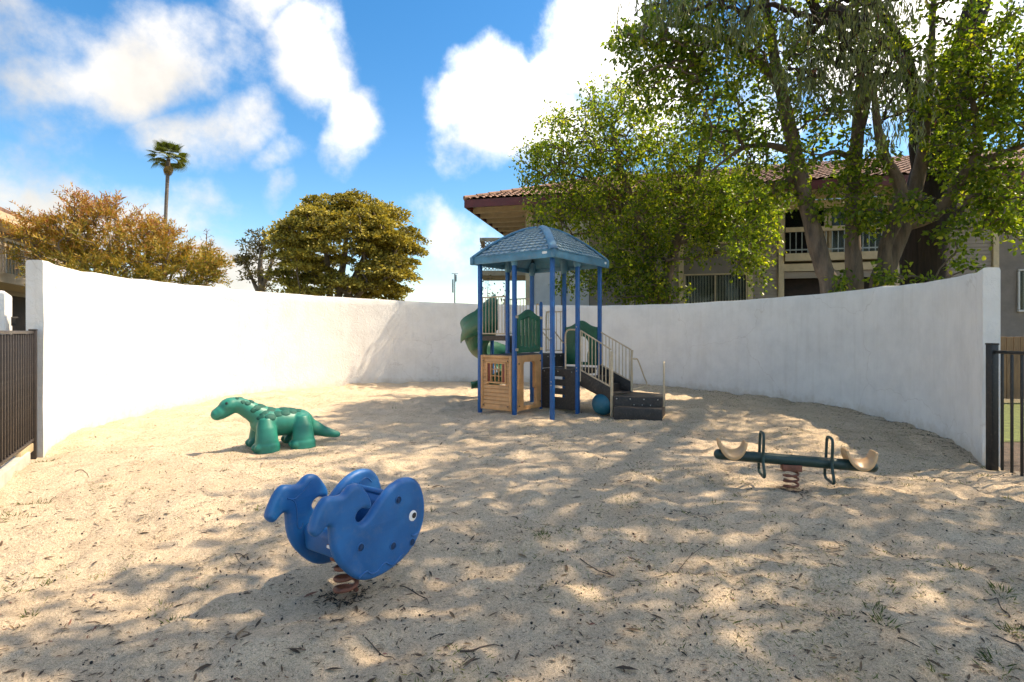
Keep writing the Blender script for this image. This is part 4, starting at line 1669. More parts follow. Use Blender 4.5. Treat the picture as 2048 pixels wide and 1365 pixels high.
def bbox(name, mat, t0, t1, z0, z1, o0, o1, parent=None, bevel=0.0):
    c = BF((t0 + t1) / 2, (z0 + z1) / 2, (o0 + o1) / 2)
    return MB().box(c, (abs(t1 - t0), abs(o1 - o0), abs(z1 - z0)), B_ROT).build(name, mat, parent or apt, bevel=bevel, seg=1)


ZE = 6.59
b0, b1 = ft(1567), ft(1786)                     # the balcony bay
wall = bbox('wall', M['stucco_taupe'], TL, b0, -.3, ZE, 0, -.25)
bbox('wall', M['stucco_taupe'], b1, TR_, -.3, ZE, 0, -.25)
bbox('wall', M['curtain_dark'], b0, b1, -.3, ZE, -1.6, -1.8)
bbox('wall', M['stucco_taupe'], b0 - .12, b0 - .004, -.3, ZE, -.25, -1.8)
bbox('wall', M['stucco_taupe'], b1 + .004, b1 + .12, -.3, ZE, -.25, -1.8)
# left end wall
bbox('wall', M['stucco_taupe'], TL, TL + .25, -.3, ZE, -.25, -9.0)
# pale boarded section at the left corner
for (x0, x1) in ((1069, 1122), (1125, 1178)):
    bbox('pale_panel', M['white_wallboard'], ft(x0), ft(x1), -.2, 5.9, .03, 0)
# siding boards
bd_h = .125
for (x0, x1) in ((1180, 1260), (1270, 1356), (1506, 1555)):
    t0, t1 = ft(x0), ft(x1)
    zz = 1.9
    sb_ = MB()
    sb_.hexa([Vector(q) for q in ((0, -.028, 0), (t1 - t0, -.028, 0), (t1 - t0, 0, 0), (0, 0, 0), (0, -.008, bd_h - .008), (t1 - t0, -.008, bd_h - .008), (t1 - t0, 0, bd_h - .008), (0, 0, bd_h - .008))])
    sm_ = sb_.mesh('siding_board', M['siding'])
    while zz < ZE - .1:
        link('siding_board', sm_, wall, BF(t0, zz, .0), B_ROT)
        zz += bd_h
t0, t1 = b1 + .05, ft(1982)
sb_ = MB()
sb_.hexa([Vector(q) for q in ((0, -.028, 0), (t1 - t0, -.028, 0), (t1 - t0, 0, 0), (0, 0, 0), (0, -.008, bd_h - .008), (t1 - t0, -.008, bd_h - .008), (t1 - t0, 0, bd_h - .008), (0, 0, bd_h - .008))])
sm_ = sb_.mesh('siding_board', M['siding'])
zz = 1.9
while zz < ZE - .1:
    link('siding_board', sm_, wall, BF(t0, zz, .0), B_ROT)
    zz += bd_h
# cream posts
for (xa, xb) in ((1052, 1067), (1260, 1268), (1357, 1367), (1495, 1505), (1556, 1567), (1786, 1796), (1983, 1995)):
    bbox('trim_post', M['cream'], ft(xa), ft(xb), -.2, ZE - .02, .10, -.02, bevel=.01)


def window(x0, x1, y0, y1, fills, frame='cream', mull=(.5,)):
    t0, t1 = ft(x0), ft(x1)
    z0, z1 = fz((x0 + x1) / 2, y1), fz((x0 + x1) / 2, y0)
    w = .045
    f = MB()
    f.beam(BF(t0, z0, .03), BF(t1, z0, .03), .10, w * 1.4)
    f.beam(BF(t0, z1, .03), BF(t1, z1, .03), .10, w)
    fo = f.build('window', M[frame], apt)
    for q in (0, 1):
        tt = t0 + w / 2 if q == 0 else t1 - w / 2
        MB().beam(BF(tt, z0 + w, .03), BF(tt, z1 - w, .03), w, .09, BN).build('frame', M[frame], fo)
    ed = [0.0] + list(mull) + [1.0]
    for m_ in mull:
        tt = t0 + (t1 - t0) * m_
        MB().beam(BF(tt, z0 + w, .035), BF(tt, z1 - w, .035), w * .8, .07, BN).build('frame', M[frame], fo)
    for i, fl_ in enumerate(fills):
        ta, tb = t0 + (t1 - t0) * ed[i] + w, t0 + (t1 - t0) * ed[i + 1] - w
        bbox('pane', M['glass'], ta, tb, z0 + w, z1 - w, .022, .014, fo)
        if fl_ == 'blind':
            n = max(3, int((tb - ta) / .10))
            sw_ = (tb - ta) / n
            m = MB().box((0, 0, 0), (sw_ * .93, .006, z1 - z0 - 2 * w), Matrix.Rotation(R(14), 3, 'Z')).mesh('blind_slat', M['blind'])
            for k in range(n):
                link('blind_slat', m, fo, BF(ta + sw_ * (k + .5), (z0 + z1) / 2, .006), B_ROT)
            bbox('backing', M['curtain_dark'], ta, tb, z0 + w, z1 - w, -.003, .0015, fo)
        else:
            bbox('backing', M['curtain_dark'], ta, tb, z0 + w, z1 - w, .002, .008, fo)
    return fo


window(1368, 1494, 549, 668, ('blind', 'blind'))
window(1380, 1492, 425, 487, ('dark', 'blind'))
window(1073, 1120, 438, 500, ('dark',), mull=())
window(2034, 2120, 540, 622, ('blind', 'dark'), 'white_wallboard')
# balcony bay
zf1, zf0 = fz(1600, 508), fz(1600, 523)
bal = bbox('balcony', M['cream'], b0 + .02, b1 - .02, zf0, zf1, .16, -1.55)
bbox('ceiling_beam', M['cream'], b0, b1, fz(1600, 400), fz(1600, 388), .04, -.1)
bbox('soffit_panel', M['cream'], b0, b1, fz(1600, 418), fz(1600, 401), -.05, -.12)
bbox('lower_beam', M['cream'], b0, b1, fz(1600, 543), fz(1600, 528), .06, -.06)
bbox('lower_panel', M['siding'], b0, b1, fz(1600, 557), fz(1600, 544), .0, -.1)
bbox('top_rail', M['cream'], b0 + .05, b1 - .05, fz(1600, 465), fz(1600, 456), .14, .06, bal)
bbox('low_rail', M['metal_grey'], b0 + .05, b1 - .05, fz(1600, 502), fz(1600, 499.5), .12, .09, bal)
km = MB().box((0, 0, 0), (.028, .028, fz(1600, 466) - zf1 - .0), B_ROT).mesh('baluster', M['metal_grey'])
n = int((b1 - b0) / .19)
for k in range(1, n):
    link('baluster', km, bal, BF(b0 + (b1 - b0) * k / n, (fz(1600, 466) + zf1) / 2, .105))
# sliding doors deep in the balcony
for (f0, f1) in ((.02, .42), (.46, .98)):
    ta, tb = b0 + (b1 - b0) * f0, b0 + (b1 - b0) * f1
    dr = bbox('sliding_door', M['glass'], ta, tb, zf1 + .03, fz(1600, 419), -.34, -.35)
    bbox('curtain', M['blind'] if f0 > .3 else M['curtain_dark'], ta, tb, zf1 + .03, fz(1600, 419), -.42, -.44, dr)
    for tt in (ta, tb):
        bbox('frame', M['cream'], tt - .05, tt + .05, zf1 + .02, fz(1600, 418), -.28, -.38, dr)
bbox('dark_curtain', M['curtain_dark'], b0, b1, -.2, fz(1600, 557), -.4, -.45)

# roof: hipped, tiled, deep eaves with rafters on the left end
OE, PIT, RUN = 1.5, math.tan(R(20.5)), 6.2
RL, RR_ = TL - 2.3, TR_ + 1.5
zf_t, zf_b = 6.62, 6.33


def RT(t, back, lift=0.0):
    """a point on the front slope: back metres behind the eave"""
    return BF(t, zf_t + back * PIT + lift, OE - back)


rf = MB()
rf.add([RT(RL, 0), RT(RR_, 0), RT(RR_, RUN), RT(RL + RUN, RUN)], [(0, 1, 2, 3)])
rf.add([BF(RL, zf_t, OE), RT(RL + RUN, RUN), BF(RL + RUN, zf_t + RUN * PIT, OE - RUN), BF(RL, zf_t, OE - 2 * RUN)], [(0, 1, 3)])
roof_b = rf.build('roof', M['tile'], apt)
bbox('fascia', M['fascia_red'], RL, RR_, zf_b, zf_t, OE + .0, OE - .06, roof_b)
bbox('fascia', M['fascia_red'], RL, RL + .06, zf_b, zf_t, OE - .06, OE - 12.3, roof_b)
bbox('soffit', M['soffit'], RL + .06, RR_, zf_b + .2, zf_b + .23, OE - .06, -.1, roof_b)
bbox('soffit', M['soffit'], RL + .06, TL, zf_b + .2, zf_b + .23, -.1, OE - 12.3, roof_b)
for k in range(9):
    o_ = .55 - k * 1.0
    bbox('rafter', M['cream'], RL + .07, TL - .02, zf_b - .02, zf_b + .2, o_, o_ - .16, roof_b)
for k in range(1, 22):
    t_ = TL + k * 1.0
    bbox('rafter', M['cream'], t_, t_ + .13, zf_b - .02, zf_b + .2, OE - .08, .1, roof_b)
# barrel tiles over the slopes
per, row_l = .27, .36
nt_ = int((RR_ - RL) / per)
tv, tf_ = [], []
sub = 6
for r_ in range(int(RUN / row_l)):
    back0, back1 = r_ * row_l, (r_ + 1) * row_l + .05
    for i in range(nt_):
        tc_ = RL + i * per
        if tc_ < RL + back0 * 1.0 - .05:
            continue
        base = len(tv)
        for bk, lf in ((back0 - .03, .055), (back1, .02)):
            for j in range(sub + 1):
                u = j / sub
                tv.append(RT(tc_ + u * per, bk, lf + .055 * abs(math.sin(math.pi * u))))
        for j in range(sub):
            tf_.append((base + j, base + j + 1, base + sub + 2 + j, base + sub + 1 + j))
m_ = MB()
m_.v, m_.f = [tuple(v) for v in tv], tf_
tag(m_.build('roof_tiles', M['tile'], roof_b, smooth=50), kind='stuff')
hip_t = MB()
for k in range(16):
    a, b_ = RT(RL + RUN * k / 16, RUN * k / 16, .07), RT(RL + RUN * (k + 1.15) / 16, RUN * (k + 1.15) / 16, .05)
    hip_t.tube([a, b_], [.10, .085], 8)
tag(hip_t.build('hip_tiles', M['tile'], roof_b, smooth=50), kind='stuff')

# balcony on the left end of the building
eb = thing('end_balcony', Vector((0, 25, 4)), 'grey topped lattice balcony on the left end of the apartment building', 'balcony')
X0, X1, Y0_, Y1_ = -1.40, 1.0, 24.3, 26.8
MB().box(((X0 + X1) / 2, (Y0_ + Y1_) / 2, 4.12), (X1 - X0, Y1_ - Y0_, .22)).build('floor_slab', M['soffit'], eb)
MB().box(((X0 + X1) / 2, Y0_ + .05, 5.60), (X1 - X0 + .06, .16, .15)).build('cap_rail', M['concrete'], eb, bevel=.01)
MB().box((X0 + .05, (Y0_ + Y1_) / 2 + .1, 5.60), (.16, Y1_ - Y0_ - .2, .15)).build('cap_rail', M['concrete'], eb, bevel=.01)
la = MB()
for s in (-1, 1):
    for k in range(-6, 22):
        xa = X0 + k * .16
        pts = []
        for q in (0, 1):
            pts.append((xa + (1.26 if q else 0) * (1 if s > 0 else 1), 4.25 + 1.26 * (q if s > 0 else 1 - q)))
        (xa_, za_), (xb_, zb_) = pts
        # clip to the panel
        if xb_ < X0 or xa_ > X1:
            continue
        for lim, side in ((X0, 0), (X1, 1)):
            if side == 0 and xa_ < lim:
                f = (lim - xa_) / (xb_ - xa_)
                xa_, za_ = lim, za_ + (zb_ - za_) * f
            if side == 1 and xb_ > lim:
                f = (lim - xa_) / (xb_ - xa_)
                xb_, zb_ = lim, za_ + (zb_ - za_) * f
        if xb_ - xa_ > .05:
            la.beam((xa_, Y0_ + .04 + .015 * s, za_), (xb_, Y0_ + .04 + .015 * s, zb_), .012, .035)
tag(la.build('lattice', M['wood'], eb), kind='stuff')

# ================================================================ neighbouring building at far left
LO = Vector((-14.9, 16.0, 0))
LE = Vector((-.37, .93, 0)).normalized()
LN = Vector((.93, .37, 0)).normalized()
L_ROT = rotz(math.atan2(LE.y, LE.x))
lb = thing('apartment_building', LO + LE * 3, 'beige neighbouring building with balcony half hidden by the rusty bush', 'building')


def lbox(name, mat, t0, t1, z0, z1, o0, o1, parent=None):
    c = LO + LE * ((t0 + t1) / 2) + LN * ((o0 + o1) / 2) + UP * ((z0 + z1) / 2)
    return MB().box(c, (abs(t1 - t0), abs(o1 - o0), abs(z1 - z0)), L_ROT).build(name, mat, parent or lb)


M['beige_siding'] = pmat('beige_siding_paint', (.34, .30, .25), .7, .1, 3, stretch=(.5, .5, 3))
lw = lbox('wall', M['stucco_taupe'], -6, 7.5, -.2, 4.45, 0, -.25)
bm_ = MB()
bm_.hexa([Vector(q) for q in ((-6, -.028, 0), (7.5, -.028, 0), (7.5, 0, 0), (-6, 0, 0), (-6, -.006, .13), (7.5, -.006, .13), (7.5, 0, .13), (-6, 0, .13))])
bme = bm_.mesh('siding_board', M['beige_siding'])
for k in range(13):
    link('siding_board', bme, lw, LO + UP * (2.6 + .135 * k), L_ROT)
lr = lbox('roof', M['tile'], -6.5, 8.2, 4.62, 4.72, .95, -6)
lbox('fascia', M['cream'], -6.5, 8.2, 4.40, 4.62, .95, .88, lr)
lbox('soffit', M['soffit'], -6.5, 8.2, 4.45, 4.49, .88, -.1, lr)
for (t0, t1, z0, z1) in ((.25, 1.35, 3.2, 4.2), (-2.2, -.2, 3.2, 4.2)):
    w = lbox('window', M['white_wallboard'], t0 - .08, t1 + .08, z0 - .08, z1 + .08, .05, .0)
    lbox('pane', M['glass'], t0, t1, z0, z1, .07, .055, w)
    lbox('blind', M['white_wallboard'], t0 + .1, t1 - .1, z0, z1, .054, .051, w)
lbal = lbox('balcony', M['soffit'], -6, 2.3, 2.75, 3.0, 1.2, .03)
lbox('top_rail', M['soffit'], -6, 2.3, 3.66, 3.74, 1.2, 1.12, lbal)
lbox('top_rail', M['cream'], 2.24, 2.3, 3.66, 3.74, 1.12, .03, lbal)
km = MB().box((0, 0, 0), (.025, .025, .66)).mesh('baluster', M['soffit'])
for k in range(44):
    link('baluster', km, lbal, LO + LE * (-5.9 + k * .187) + LN * 1.16 + UP * 3.33)
lbox('dark_opening', M['curtain_dark'], -3, 4, .2, 2.6, .04, .03)

# ================================================================ cedar fence and pole
cf = thing('board_fence', Vector((13.2, 13.4, 0)), 'brown cedar board fence glimpsed past the right end of the white wall', 'fence')
bme = MB().box((0, 0, .72), (.145, .022, 1.44)).mesh('board', M['wood'], bevel=.003, seg=1)
for k in range(30):
    link('board', bme, cf, (10.2 + .153 * k, 12.9 - .012 * k, -.05 + random.uniform(-.01, .01)), rotz(R(-4)))
MB().box((12.5, 12.79, .12), (3.4, .04, .2), rotz(R(-4))).build('base_board', M['wood'], cf)

M['lawn'] = pmat('sunlit_lawn', (.13, .16, .04), .9, .3, 9, .02, 40, col2=(.05, .07, .02))
M['mulch'] = pmat('dark_leaf_mulch', (.10, .07, .05), .95, .5, 14, .03, 30, col2=(.03, .022, .018))
tag(MB().add([(6.3, 8.2, -.13), (16, 8.2, -.13), (16, 12.7, -.13), (6.6, 12.7, -.13)], [(0, 1, 2, 3)]).build('lawn', M['lawn']), kind='structure')
tag(MB().add([(5.55, -2, -.12), (11, -2, -.12), (11, 8.1, -.12), (6.0, 8.1, -.12), (5.62, 6.2, -.12)], [(0, 1, 2, 3, 4)]).build('planting_ground', M['mulch']), kind='structure')

PD = 60.0
px_ = (909.5 - 1024) / 1100 * PD
ap = thing('antenna_pole', Vector((px_, PD, 0)), 'thin distant steel pole with small antennas left of the tower', 'pole')
MB().tube([(px_, PD, -.1), (px_, PD, 7.9)], [.10, .07], 8).build('shaft', M['metal_grey'], ap, smooth=40)
MB().tube([(px_ - .35, PD, 7.9), (px_ + .35, PD, 7.9)], .04, 6).build('crossbar', M['metal_grey'], ap)
for (dx, z) in ((-.3, 6.9), (-.3, 6.2), (.2, 7.4)):
    MB().box((px_ + dx * .7, PD, z), (.16, .14, .75)).build('antenna', M['metal_grey'], ap, bevel=.02)
# ================================================================ trees and plants
def PX(px, py, d):
    return Vector(((px - 1024) / 1100 * d, d, CAM_H + (665 - py) / 1100 * d))


SH_X, SH_Y = SUN_DIR.x / SUN_DIR.z, SUN_DIR.y / SUN_DIR.z


def open_sky(p, slack=0.0):
    """true for leaves whose shadow would fall on the part of the yard that lies in full sun"""
    xs, ys = p[:, 0] - SH_X * p[:, 2], p[:, 1] - SH_Y * p[:, 2]
    lim = np.interp(ys, [0, 3, 5.8, 8, 12, 15, 18], [-1.9, -2.5, -3.1, -2.9, -3.7, -5.4, -6.0]) + .45 * vnoise(ys, ys * 0, 1.1, 41) - slack
    return xs < lim


def leaf_blades(pos, axis, nrm, ln, wd_, fold=.18, tipx=.62):
    """two folded quads per leaf"""
    ax = axis / np.linalg.norm(axis, axis=1, keepdims=True)
    sd_ = np.cross(ax, nrm)
    sd_ /= np.maximum(np.linalg.norm(sd_, axis=1, keepdims=True), 1e-6)
    nn = np.cross(sd_, ax)
    ln, wd_ = ln[:, None], wd_[:, None]
    b = pos
    t = pos + ax * ln
    l1 = pos + ax * ln * .28 + sd_ * wd_ * .46 + nn * wd_ * fold
    l2 = pos + ax * ln * tipx + sd_ * wd_ * .45 + nn * wd_ * fold
    r1 = pos + ax * ln * .28 - sd_ * wd_ * .46 + nn * wd_ * fold
    r2 = pos + ax * ln * tipx - sd_ * wd_ * .45 + nn * wd_ * fold
    co = np.stack([b, l1, l2, t, r2, r1], 1).reshape(-1, 3)
    i = np.arange(len(pos))[:, None] * 6
    q = np.concatenate([i + np.array([[0, 1, 2, 3]]), i + np.array([[0, 3, 4, 5]])], 1).reshape(-1, 4)
    return co, q


def rand_unit(n, rg):
    v = rg.normal(size=(n, 3))
    return v / np.linalg.norm(v, axis=1, keepdims=True)


def blob_points(c, rad, n, rg, bias=2.0):
    v = rand_unit(n, rg) * (rg.random((n, 1)) ** (1 / bias))
    return np.array(c)[None] + v * np.array(rad)[None]


def skeleton(trunks, targets, rg, r_tip=.006, grow=.0055, lift=.15):
    """branches from the trunks to every target; returns polylines with radii"""
    nodes, par, rad = [], [], []
    for pts, rr in trunks:
        prev = -1
        for i in range(len(pts)):
            nodes.append(np.array(pts[i], float))
            par.append(prev)
            rad.append(rr[i])
            prev = len(nodes) - 1
    ntr = len(nodes)
    A = np.array(nodes)
    d0 = np.min(np.linalg.norm(targets[:, None] - A[None], axis=2), axis=1)
    order = np.argsort(d0)
    cap = ntr + len(targets) * 4 + 4
    arr = np.zeros((cap, 3))
    arr[:ntr] = A
    m = ntr
    par = np.concatenate([np.array(par), np.zeros(cap - ntr, int)])
    chains = []
    for ti in order:
        t = targets[ti]
        dv = arr[:m] - t
        # prefer to leave from below the target
        dist = np.linalg.norm(dv, axis=1) + np.maximum(dv[:, 2], 0) * .8
        k = int(np.argmin(dist))
        s = arr[k]
        seg = t - s
        L_ = np.linalg.norm(seg)
        ch = [k]
        for f in (.35, .7, 1.0):
            p = s + seg * f
            if f < 1:
                p = p + rg.normal(size=3) * L_ * .07 + np.array([0, 0, lift * L_ * f * (1 - f) * 2])
            arr[m] = p
            par[m] = ch[-1]
            ch.append(m)
            m += 1
        chains.append(ch)
    cnt = np.zeros(m)
    kids = np.zeros(m)
    for ch in chains:
        cnt[ch[-1]] += 1
    for i in range(m - 1, ntr - 1, -1):
        cnt[par[i]] += cnt[i]
    r = r_tip + grow * np.sqrt(np.maximum(cnt, 1))
    r[:ntr] = np.array(rad)
    return arr[:m], chains, r


def tubes_np(chains, pts, rad, n=5):
    co, qs = [], []
    base = 0
    ring = np.arange(n)
    ct, st = np.cos(2 * np.pi * ring / n), np.sin(2 * np.pi * ring / n)
    for ch in chains:
        P_ = pts[ch]
        rr = rad[ch].copy()
        rr[0] = min(rr[0], rr[1] * 1.25)
        d = np.gradient(P_, axis=0)
        d /= np.maximum(np.linalg.norm(d, axis=1, keepdims=True), 1e-9)
        a = np.array([0, 0, 1.0]) if abs(d[0, 2]) < .9 else np.array([1.0, 0, 0])
        e1 = np.cross(d, a)
        e1 /= np.maximum(np.linalg.norm(e1, axis=1, keepdims=True), 1e-9)
        e2 = np.cross(d, e1)
        for i in range(len(ch)):
            co.append(P_[i] + rr[i] * (e1[i][None] * ct[:, None] + e2[i][None] * st[:, None]))
        for i in range(len(ch) - 1):
            b0_ = base + i * n
            qs.append(np.stack([b0_ + ring, b0_ + (ring + 1) % n, b0_ + n + (ring + 1) % n, b0_ + n + ring], 1))
        base += len(ch) * n
    return np.concatenate(co), np.concatenate(qs)


def trunk_part(tree, pts, rad, mat, seed=0, sides=16, rough=.06, name='trunk'):
    """a tapering trunk with lumps and a flare"""
    sm = smooth_path(pts, 7)
    rr = []
    for i in range(len(rad) - 1):
        for j in range(7):
            rr.append(rad[i] + (rad[i + 1] - rad[i]) * j / 7)
    rr.append(rad[-1])
    m = MB()
    m.tube(sm, rr, sides)
    v = np.array(m.v)
    k = len(sm)
    for i in range(k):
        ring = v[i * sides:(i + 1) * sides]
        c = np.array(sm[i])
        for j in range(sides):
            p = ring[j]
            f = 1 + rough * (2 * mnoise.noise(Vector((p[0] * 2.2, p[1] * 2.2, p[2] * .9 + seed * 9))) + 1.2 * mnoise.noise(Vector((p[0] * 9, p[1] * 9, p[2] * 1.6 + seed))))
            v[i * sides + j] = c + (p - c) * f
    m.v = [tuple(q) for q in v]
    return m.build(name, mat, tree, smooth=70)


def to_np(pts):
    return [np.array((p.x, p.y, p.z)) for p in pts]


def px_trunk(spec, d, k=1.0):
    """spec: (px, py, width px[, depth offset]) up the stem; the first goes down to the ground"""
    pts, rad = [], []
    p = PX(spec[0][0], spec[0][1], d)
    pts.append(Vector((p.x + .04, p.y, -.2)))
    rad.append(spec[0][2] / 1100 * d / 2 * 1.2 * k)
    for s in spec:
        dd = d + (s[3] if len(s) > 3 else 0)
        pts.append(PX(s[0], s[1], dd))
        rad.append(s[2] / 1100 * d / 2 * k)
    return pts, rad


def broad_tree(name, label, cat, base, trunks, blobs, leaf, bark, leafm, seed, lpc=30, sig=.22, cull=True, group=None, rough=.06, tint=(.45, .22), grow=.0055, updir=.5, limbs=()):
    """trunks, limbs: (points, radii); blobs: (centre, radii, clusters); leaf: (length, width)"""
    rg = np.random.default_rng(seed)
    t = thing(name, base, label, cat, group)
    for i, (p, r) in enumerate(trunks):
        trunk_part(t, p, r, bark, seed + i, 16, rough)
    for i, (p, r) in enumerate(limbs):
        trunk_part(t, p, r, bark, seed + 20 + i, 12, rough, 'limb')
    cl = np.concatenate([blob_points(c, r, n, rg, 2.4) for c, r, n in blobs])
    if cull:
        cl = cl[~open_sky(cl)]
    tr_np = []
    for p, r in list(trunks) + list(limbs):
        sm = smooth_path(p, 6)
        rr = np.interp(np.linspace(0, len(r) - 1, len(sm)), range(len(r)), r)
        keep = [i for i in range(len(sm)) if sm[i].z > 1.2]
        tr_np.append((to_np([sm[i] for i in keep]), [rr[i] for i in keep]))
    pts, chains, rad = skeleton(tr_np, cl, rg, .005, grow)
    co, q = tubes_np(chains, pts, rad)
    o = np.array(wpos(t))
    br = link('branches', np_mesh('branches', co - o, q, bark, True), t)
    tag(br, kind='stuff')
    n = len(cl) * lpc
    ci = np.repeat(np.arange(len(cl)), lpc)
    # leaves sit along a few twigs in each cluster
    tw = rand_unit(len(cl) * 5, rg).reshape(len(cl), 5, 3) * sig * 1.9
    tw[:, :, 2] -= .05
    which = rg.integers(0, 5, n)
    along = rg.random(n) ** .8
    off = tw[ci, which] * along[:, None] + rg.normal(size=(n, 3)) * sig * .28
    pos = cl[ci] + off
    if cull:
        ok = ~open_sky(pos, .3)
        pos, off, ci = pos[ok], off[ok], ci[ok]
        n = len(pos)
    axis = off / np.maximum(np.linalg.norm(off, axis=1, keepdims=True), 1e-6) * .6 + rand_unit(n, rg) * .8
    axis[:, 2] -= .35
    nr = rand_unit(n, rg) + np.array([0, 0, updir])
    s = rg.uniform(.7, 1.25, n)
    co, q = leaf_blades(pos, axis, nr, leaf[0] * s, leaf[1] * s * rg.uniform(.8, 1.15, n))
    ctint = rg.normal(0, .12, len(cl))
    tn = np.clip(tint[0] + ctint[ci] + rg.normal(0, tint[1], n), 0, 1)
    cr = link('crown', np_mesh('crown', co - o, q, leafm, False, np.repeat(tn, 2)), t)
    tag(cr, kind='stuff')
    return t


def bpx(px, py, d, rx, ry, rd, n):
    s = d / 1100
    return (tuple(PX(px, py, d)), (rx * s, rd, ry * s), n)


LEAF = (.105, .066)
# ---- leafy tree by the tower, in front of the building's left half
D1 = 18.0
t1a = px_trunk([(1308, 600, 26), (1300, 540, 24), (1285, 470, 20), (1262, 400, 17), (1240, 330, 13), (1225, 250, 8)], D1)
t1b = px_trunk([(1330, 600, 22), (1340, 530, 20), (1365, 450, 17), (1390, 370, 14), (1405, 290, 10), (1410, 220, 7)], D1)
broad_tree('broadleaf_tree', 'dense bright green tree behind the wall just right of the blue tower roof', 'tree', tuple(PX(1318, 665, D1).xy) + (0,), [t1a, t1b],
           [bpx(1180, 310, D1, 135, 105, 2.2, 260), bpx(1085, 320, D1, 62, 62, 1.2, 60), bpx(1235, 215, D1, 90, 60, 1.5, 85), bpx(1320, 390, D1, 175, 120, 2.2, 420), bpx(1130, 430, D1 + .5, 85, 50, 1.2, 90),
            bpx(1400, 290, D1 - .5, 150, 110, 2.0, 200), bpx(1255, 525, D1 - .3, 105, 75, 1.2, 200), bpx(1450, 425, 16.6, 85, 62, 1.2, 150), bpx(1150, 555, D1 + .6, 45, 40, .7, 30), bpx(1400, 505, 17.0, 45, 14, .5, 14),
            bpx(1530, 450, 15.8, 38, 75, .8, 48), bpx(1490, 525, 15.8, 38, 22, .5, 20), bpx(1520, 560, 15.8, 12, 14, .2, 4), bpx(1300, 585, 17.3, 80, 20, .6, 40)],
           LEAF, M['bark_grey'], M['leaf_round'], 101, lpc=23, sig=.20, tint=(.54, .25))

# ---- three grey stems rising over the right half of the wall
D2 = 12.9
tA = px_trunk([(1662, 590, 50), (1645, 530, 46), (1618, 430, 42), (1597, 340, 38), (1578, 250, 34), (1562, 180, 31), (1546, 100, 27), (1530, 0, 22), (1505, -160, 14), (1480, -300, 8)], D2, .74)
lA = [([PX(1575, 300, D2), PX(1530, 290, D2 - .1), PX(1480, 300, D2 - .4), PX(1420, 345, D2 - .8)], [.09, .06, .045, .02]),
      ([PX(1600, 345, D2), PX(1560, 375, D2 + .2), PX(1520, 400, D2 + .5), PX(1480, 405, D2 + .9)], [.10, .075, .05, .02]),
      ([PX(1560, 170, D2), PX(1500, 110, D2 - .3), PX(1420, 60, D2 - .8), PX(1330, 50, D2 - 1.2)], [.12, .09, .06, .03])]
broad_tree('broadleaf_tree', 'grey barked tree leaning left over the wall, leftmost of the three stems', 'tree', tuple(PX(1662, 665, D2).xy) + (0,), [tA],
           [bpx(1330, 110, 12.4, 110, 125, 1.4, 150), bpx(1262, 55, 12.0, 38, 70, .8, 36), bpx(1470, 90, 12.2, 130, 100, 1.6, 120), bpx(1440, 245, 12.6, 120, 75, 1.2, 64), bpx(1560, 330, 12.4, 90, 60, 1.0, 26),
            bpx(1520, 390, 13.4, 55, 50, .7, 34), bpx(1480, 470, 13.6, 30, 30, .4, 10), bpx(1400, -130, 11.5, 190, 120, 2.0, 120)],
           LEAF, M['bark_grey'], M['leaf_round'], 202, lpc=25, sig=.17, limbs=lA, tint=(.46, .25), rough=.09)
tB = px_trunk([(1709, 586, 42), (1707, 520, 41), (1703, 430, 37), (1708, 340, 33), (1716, 260, 30), (1722, 150, 25), (1736, 0, 18), (1750, -200, 10)], D2 + .2, .74)
lB = [([PX(1710, 320, D2 + .2), PX(1670, 305, D2 + .1), PX(1630, 320, D2), PX(1590, 350, D2 - .2)], [.08, .055, .04, .02]),
      ([PX(1718, 270, D2 + .2), PX(1735, 200, D2 + .1), PX(1742, 110, D2 - .2), PX(1760, 20, D2 - .5)], [.10, .08, .055, .03])]
broad_tree('broadleaf_tree', 'upright grey barked tree over the wall, middle one of the three stems', 'tree', tuple(PX(1709, 665, D2 + .2).xy) + (0,), [tB],
           [bpx(1640, 110, 12.6, 130, 110, 1.5, 120), bpx(1640, 260, 12.9, 110, 60, 1.0, 42), bpx(1650, 395, 12.6, 50, 40, .6, 14), bpx(1740, 420, 12.4, 60, 45, .6, 30), bpx(1735, 330, 12.6, 60, 45, .8, 26), bpx(1700, -140, 11.8, 200, 120, 2.2, 120), bpx(1690, 560, 12.5, 30, 18, .3, 4)],
           LEAF, M['bark_grey'], M['leaf_round'], 303, lpc=25, sig=.17, limbs=lB, tint=(.44, .25), rough=.09)
tC = px_trunk([(1762, 580, 56), (1776, 530, 52), (1800, 470, 48), (1818, 430, 42), (1832, 370, 34), (1846, 300, 29), (1856, 210, 24), (1862, 110, 18), (1870, -40, 12)], D2 + .3, .72)
lC = [([PX(1770, 545, D2 + .2), PX(1772, 490, D2 + .1), PX(1795, 430, D2), PX(1800, 375, D2), PX(1768, 310, D2 - .1), PX(1752, 230, D2 - .3), PX(1748, 150, D2 - .5)], [.16, .155, .15, .13, .11, .08, .04]),
      ([PX(1812, 450, D2 + .3), PX(1870, 428, D2 + .1), PX(1915, 370, D2 - .2), PX(1948, 330, D2 - .5), PX(2000, 310, D2 - .8), PX(2070, 280, D2 - 1.2)], [.15, .14, .13, .11, .08, .04]),
      ([PX(1945, 335, D2 - .5), PX(1955, 280, D2 - .6), PX(1945, 200, D2 - .8)], [.11, .09, .05])]
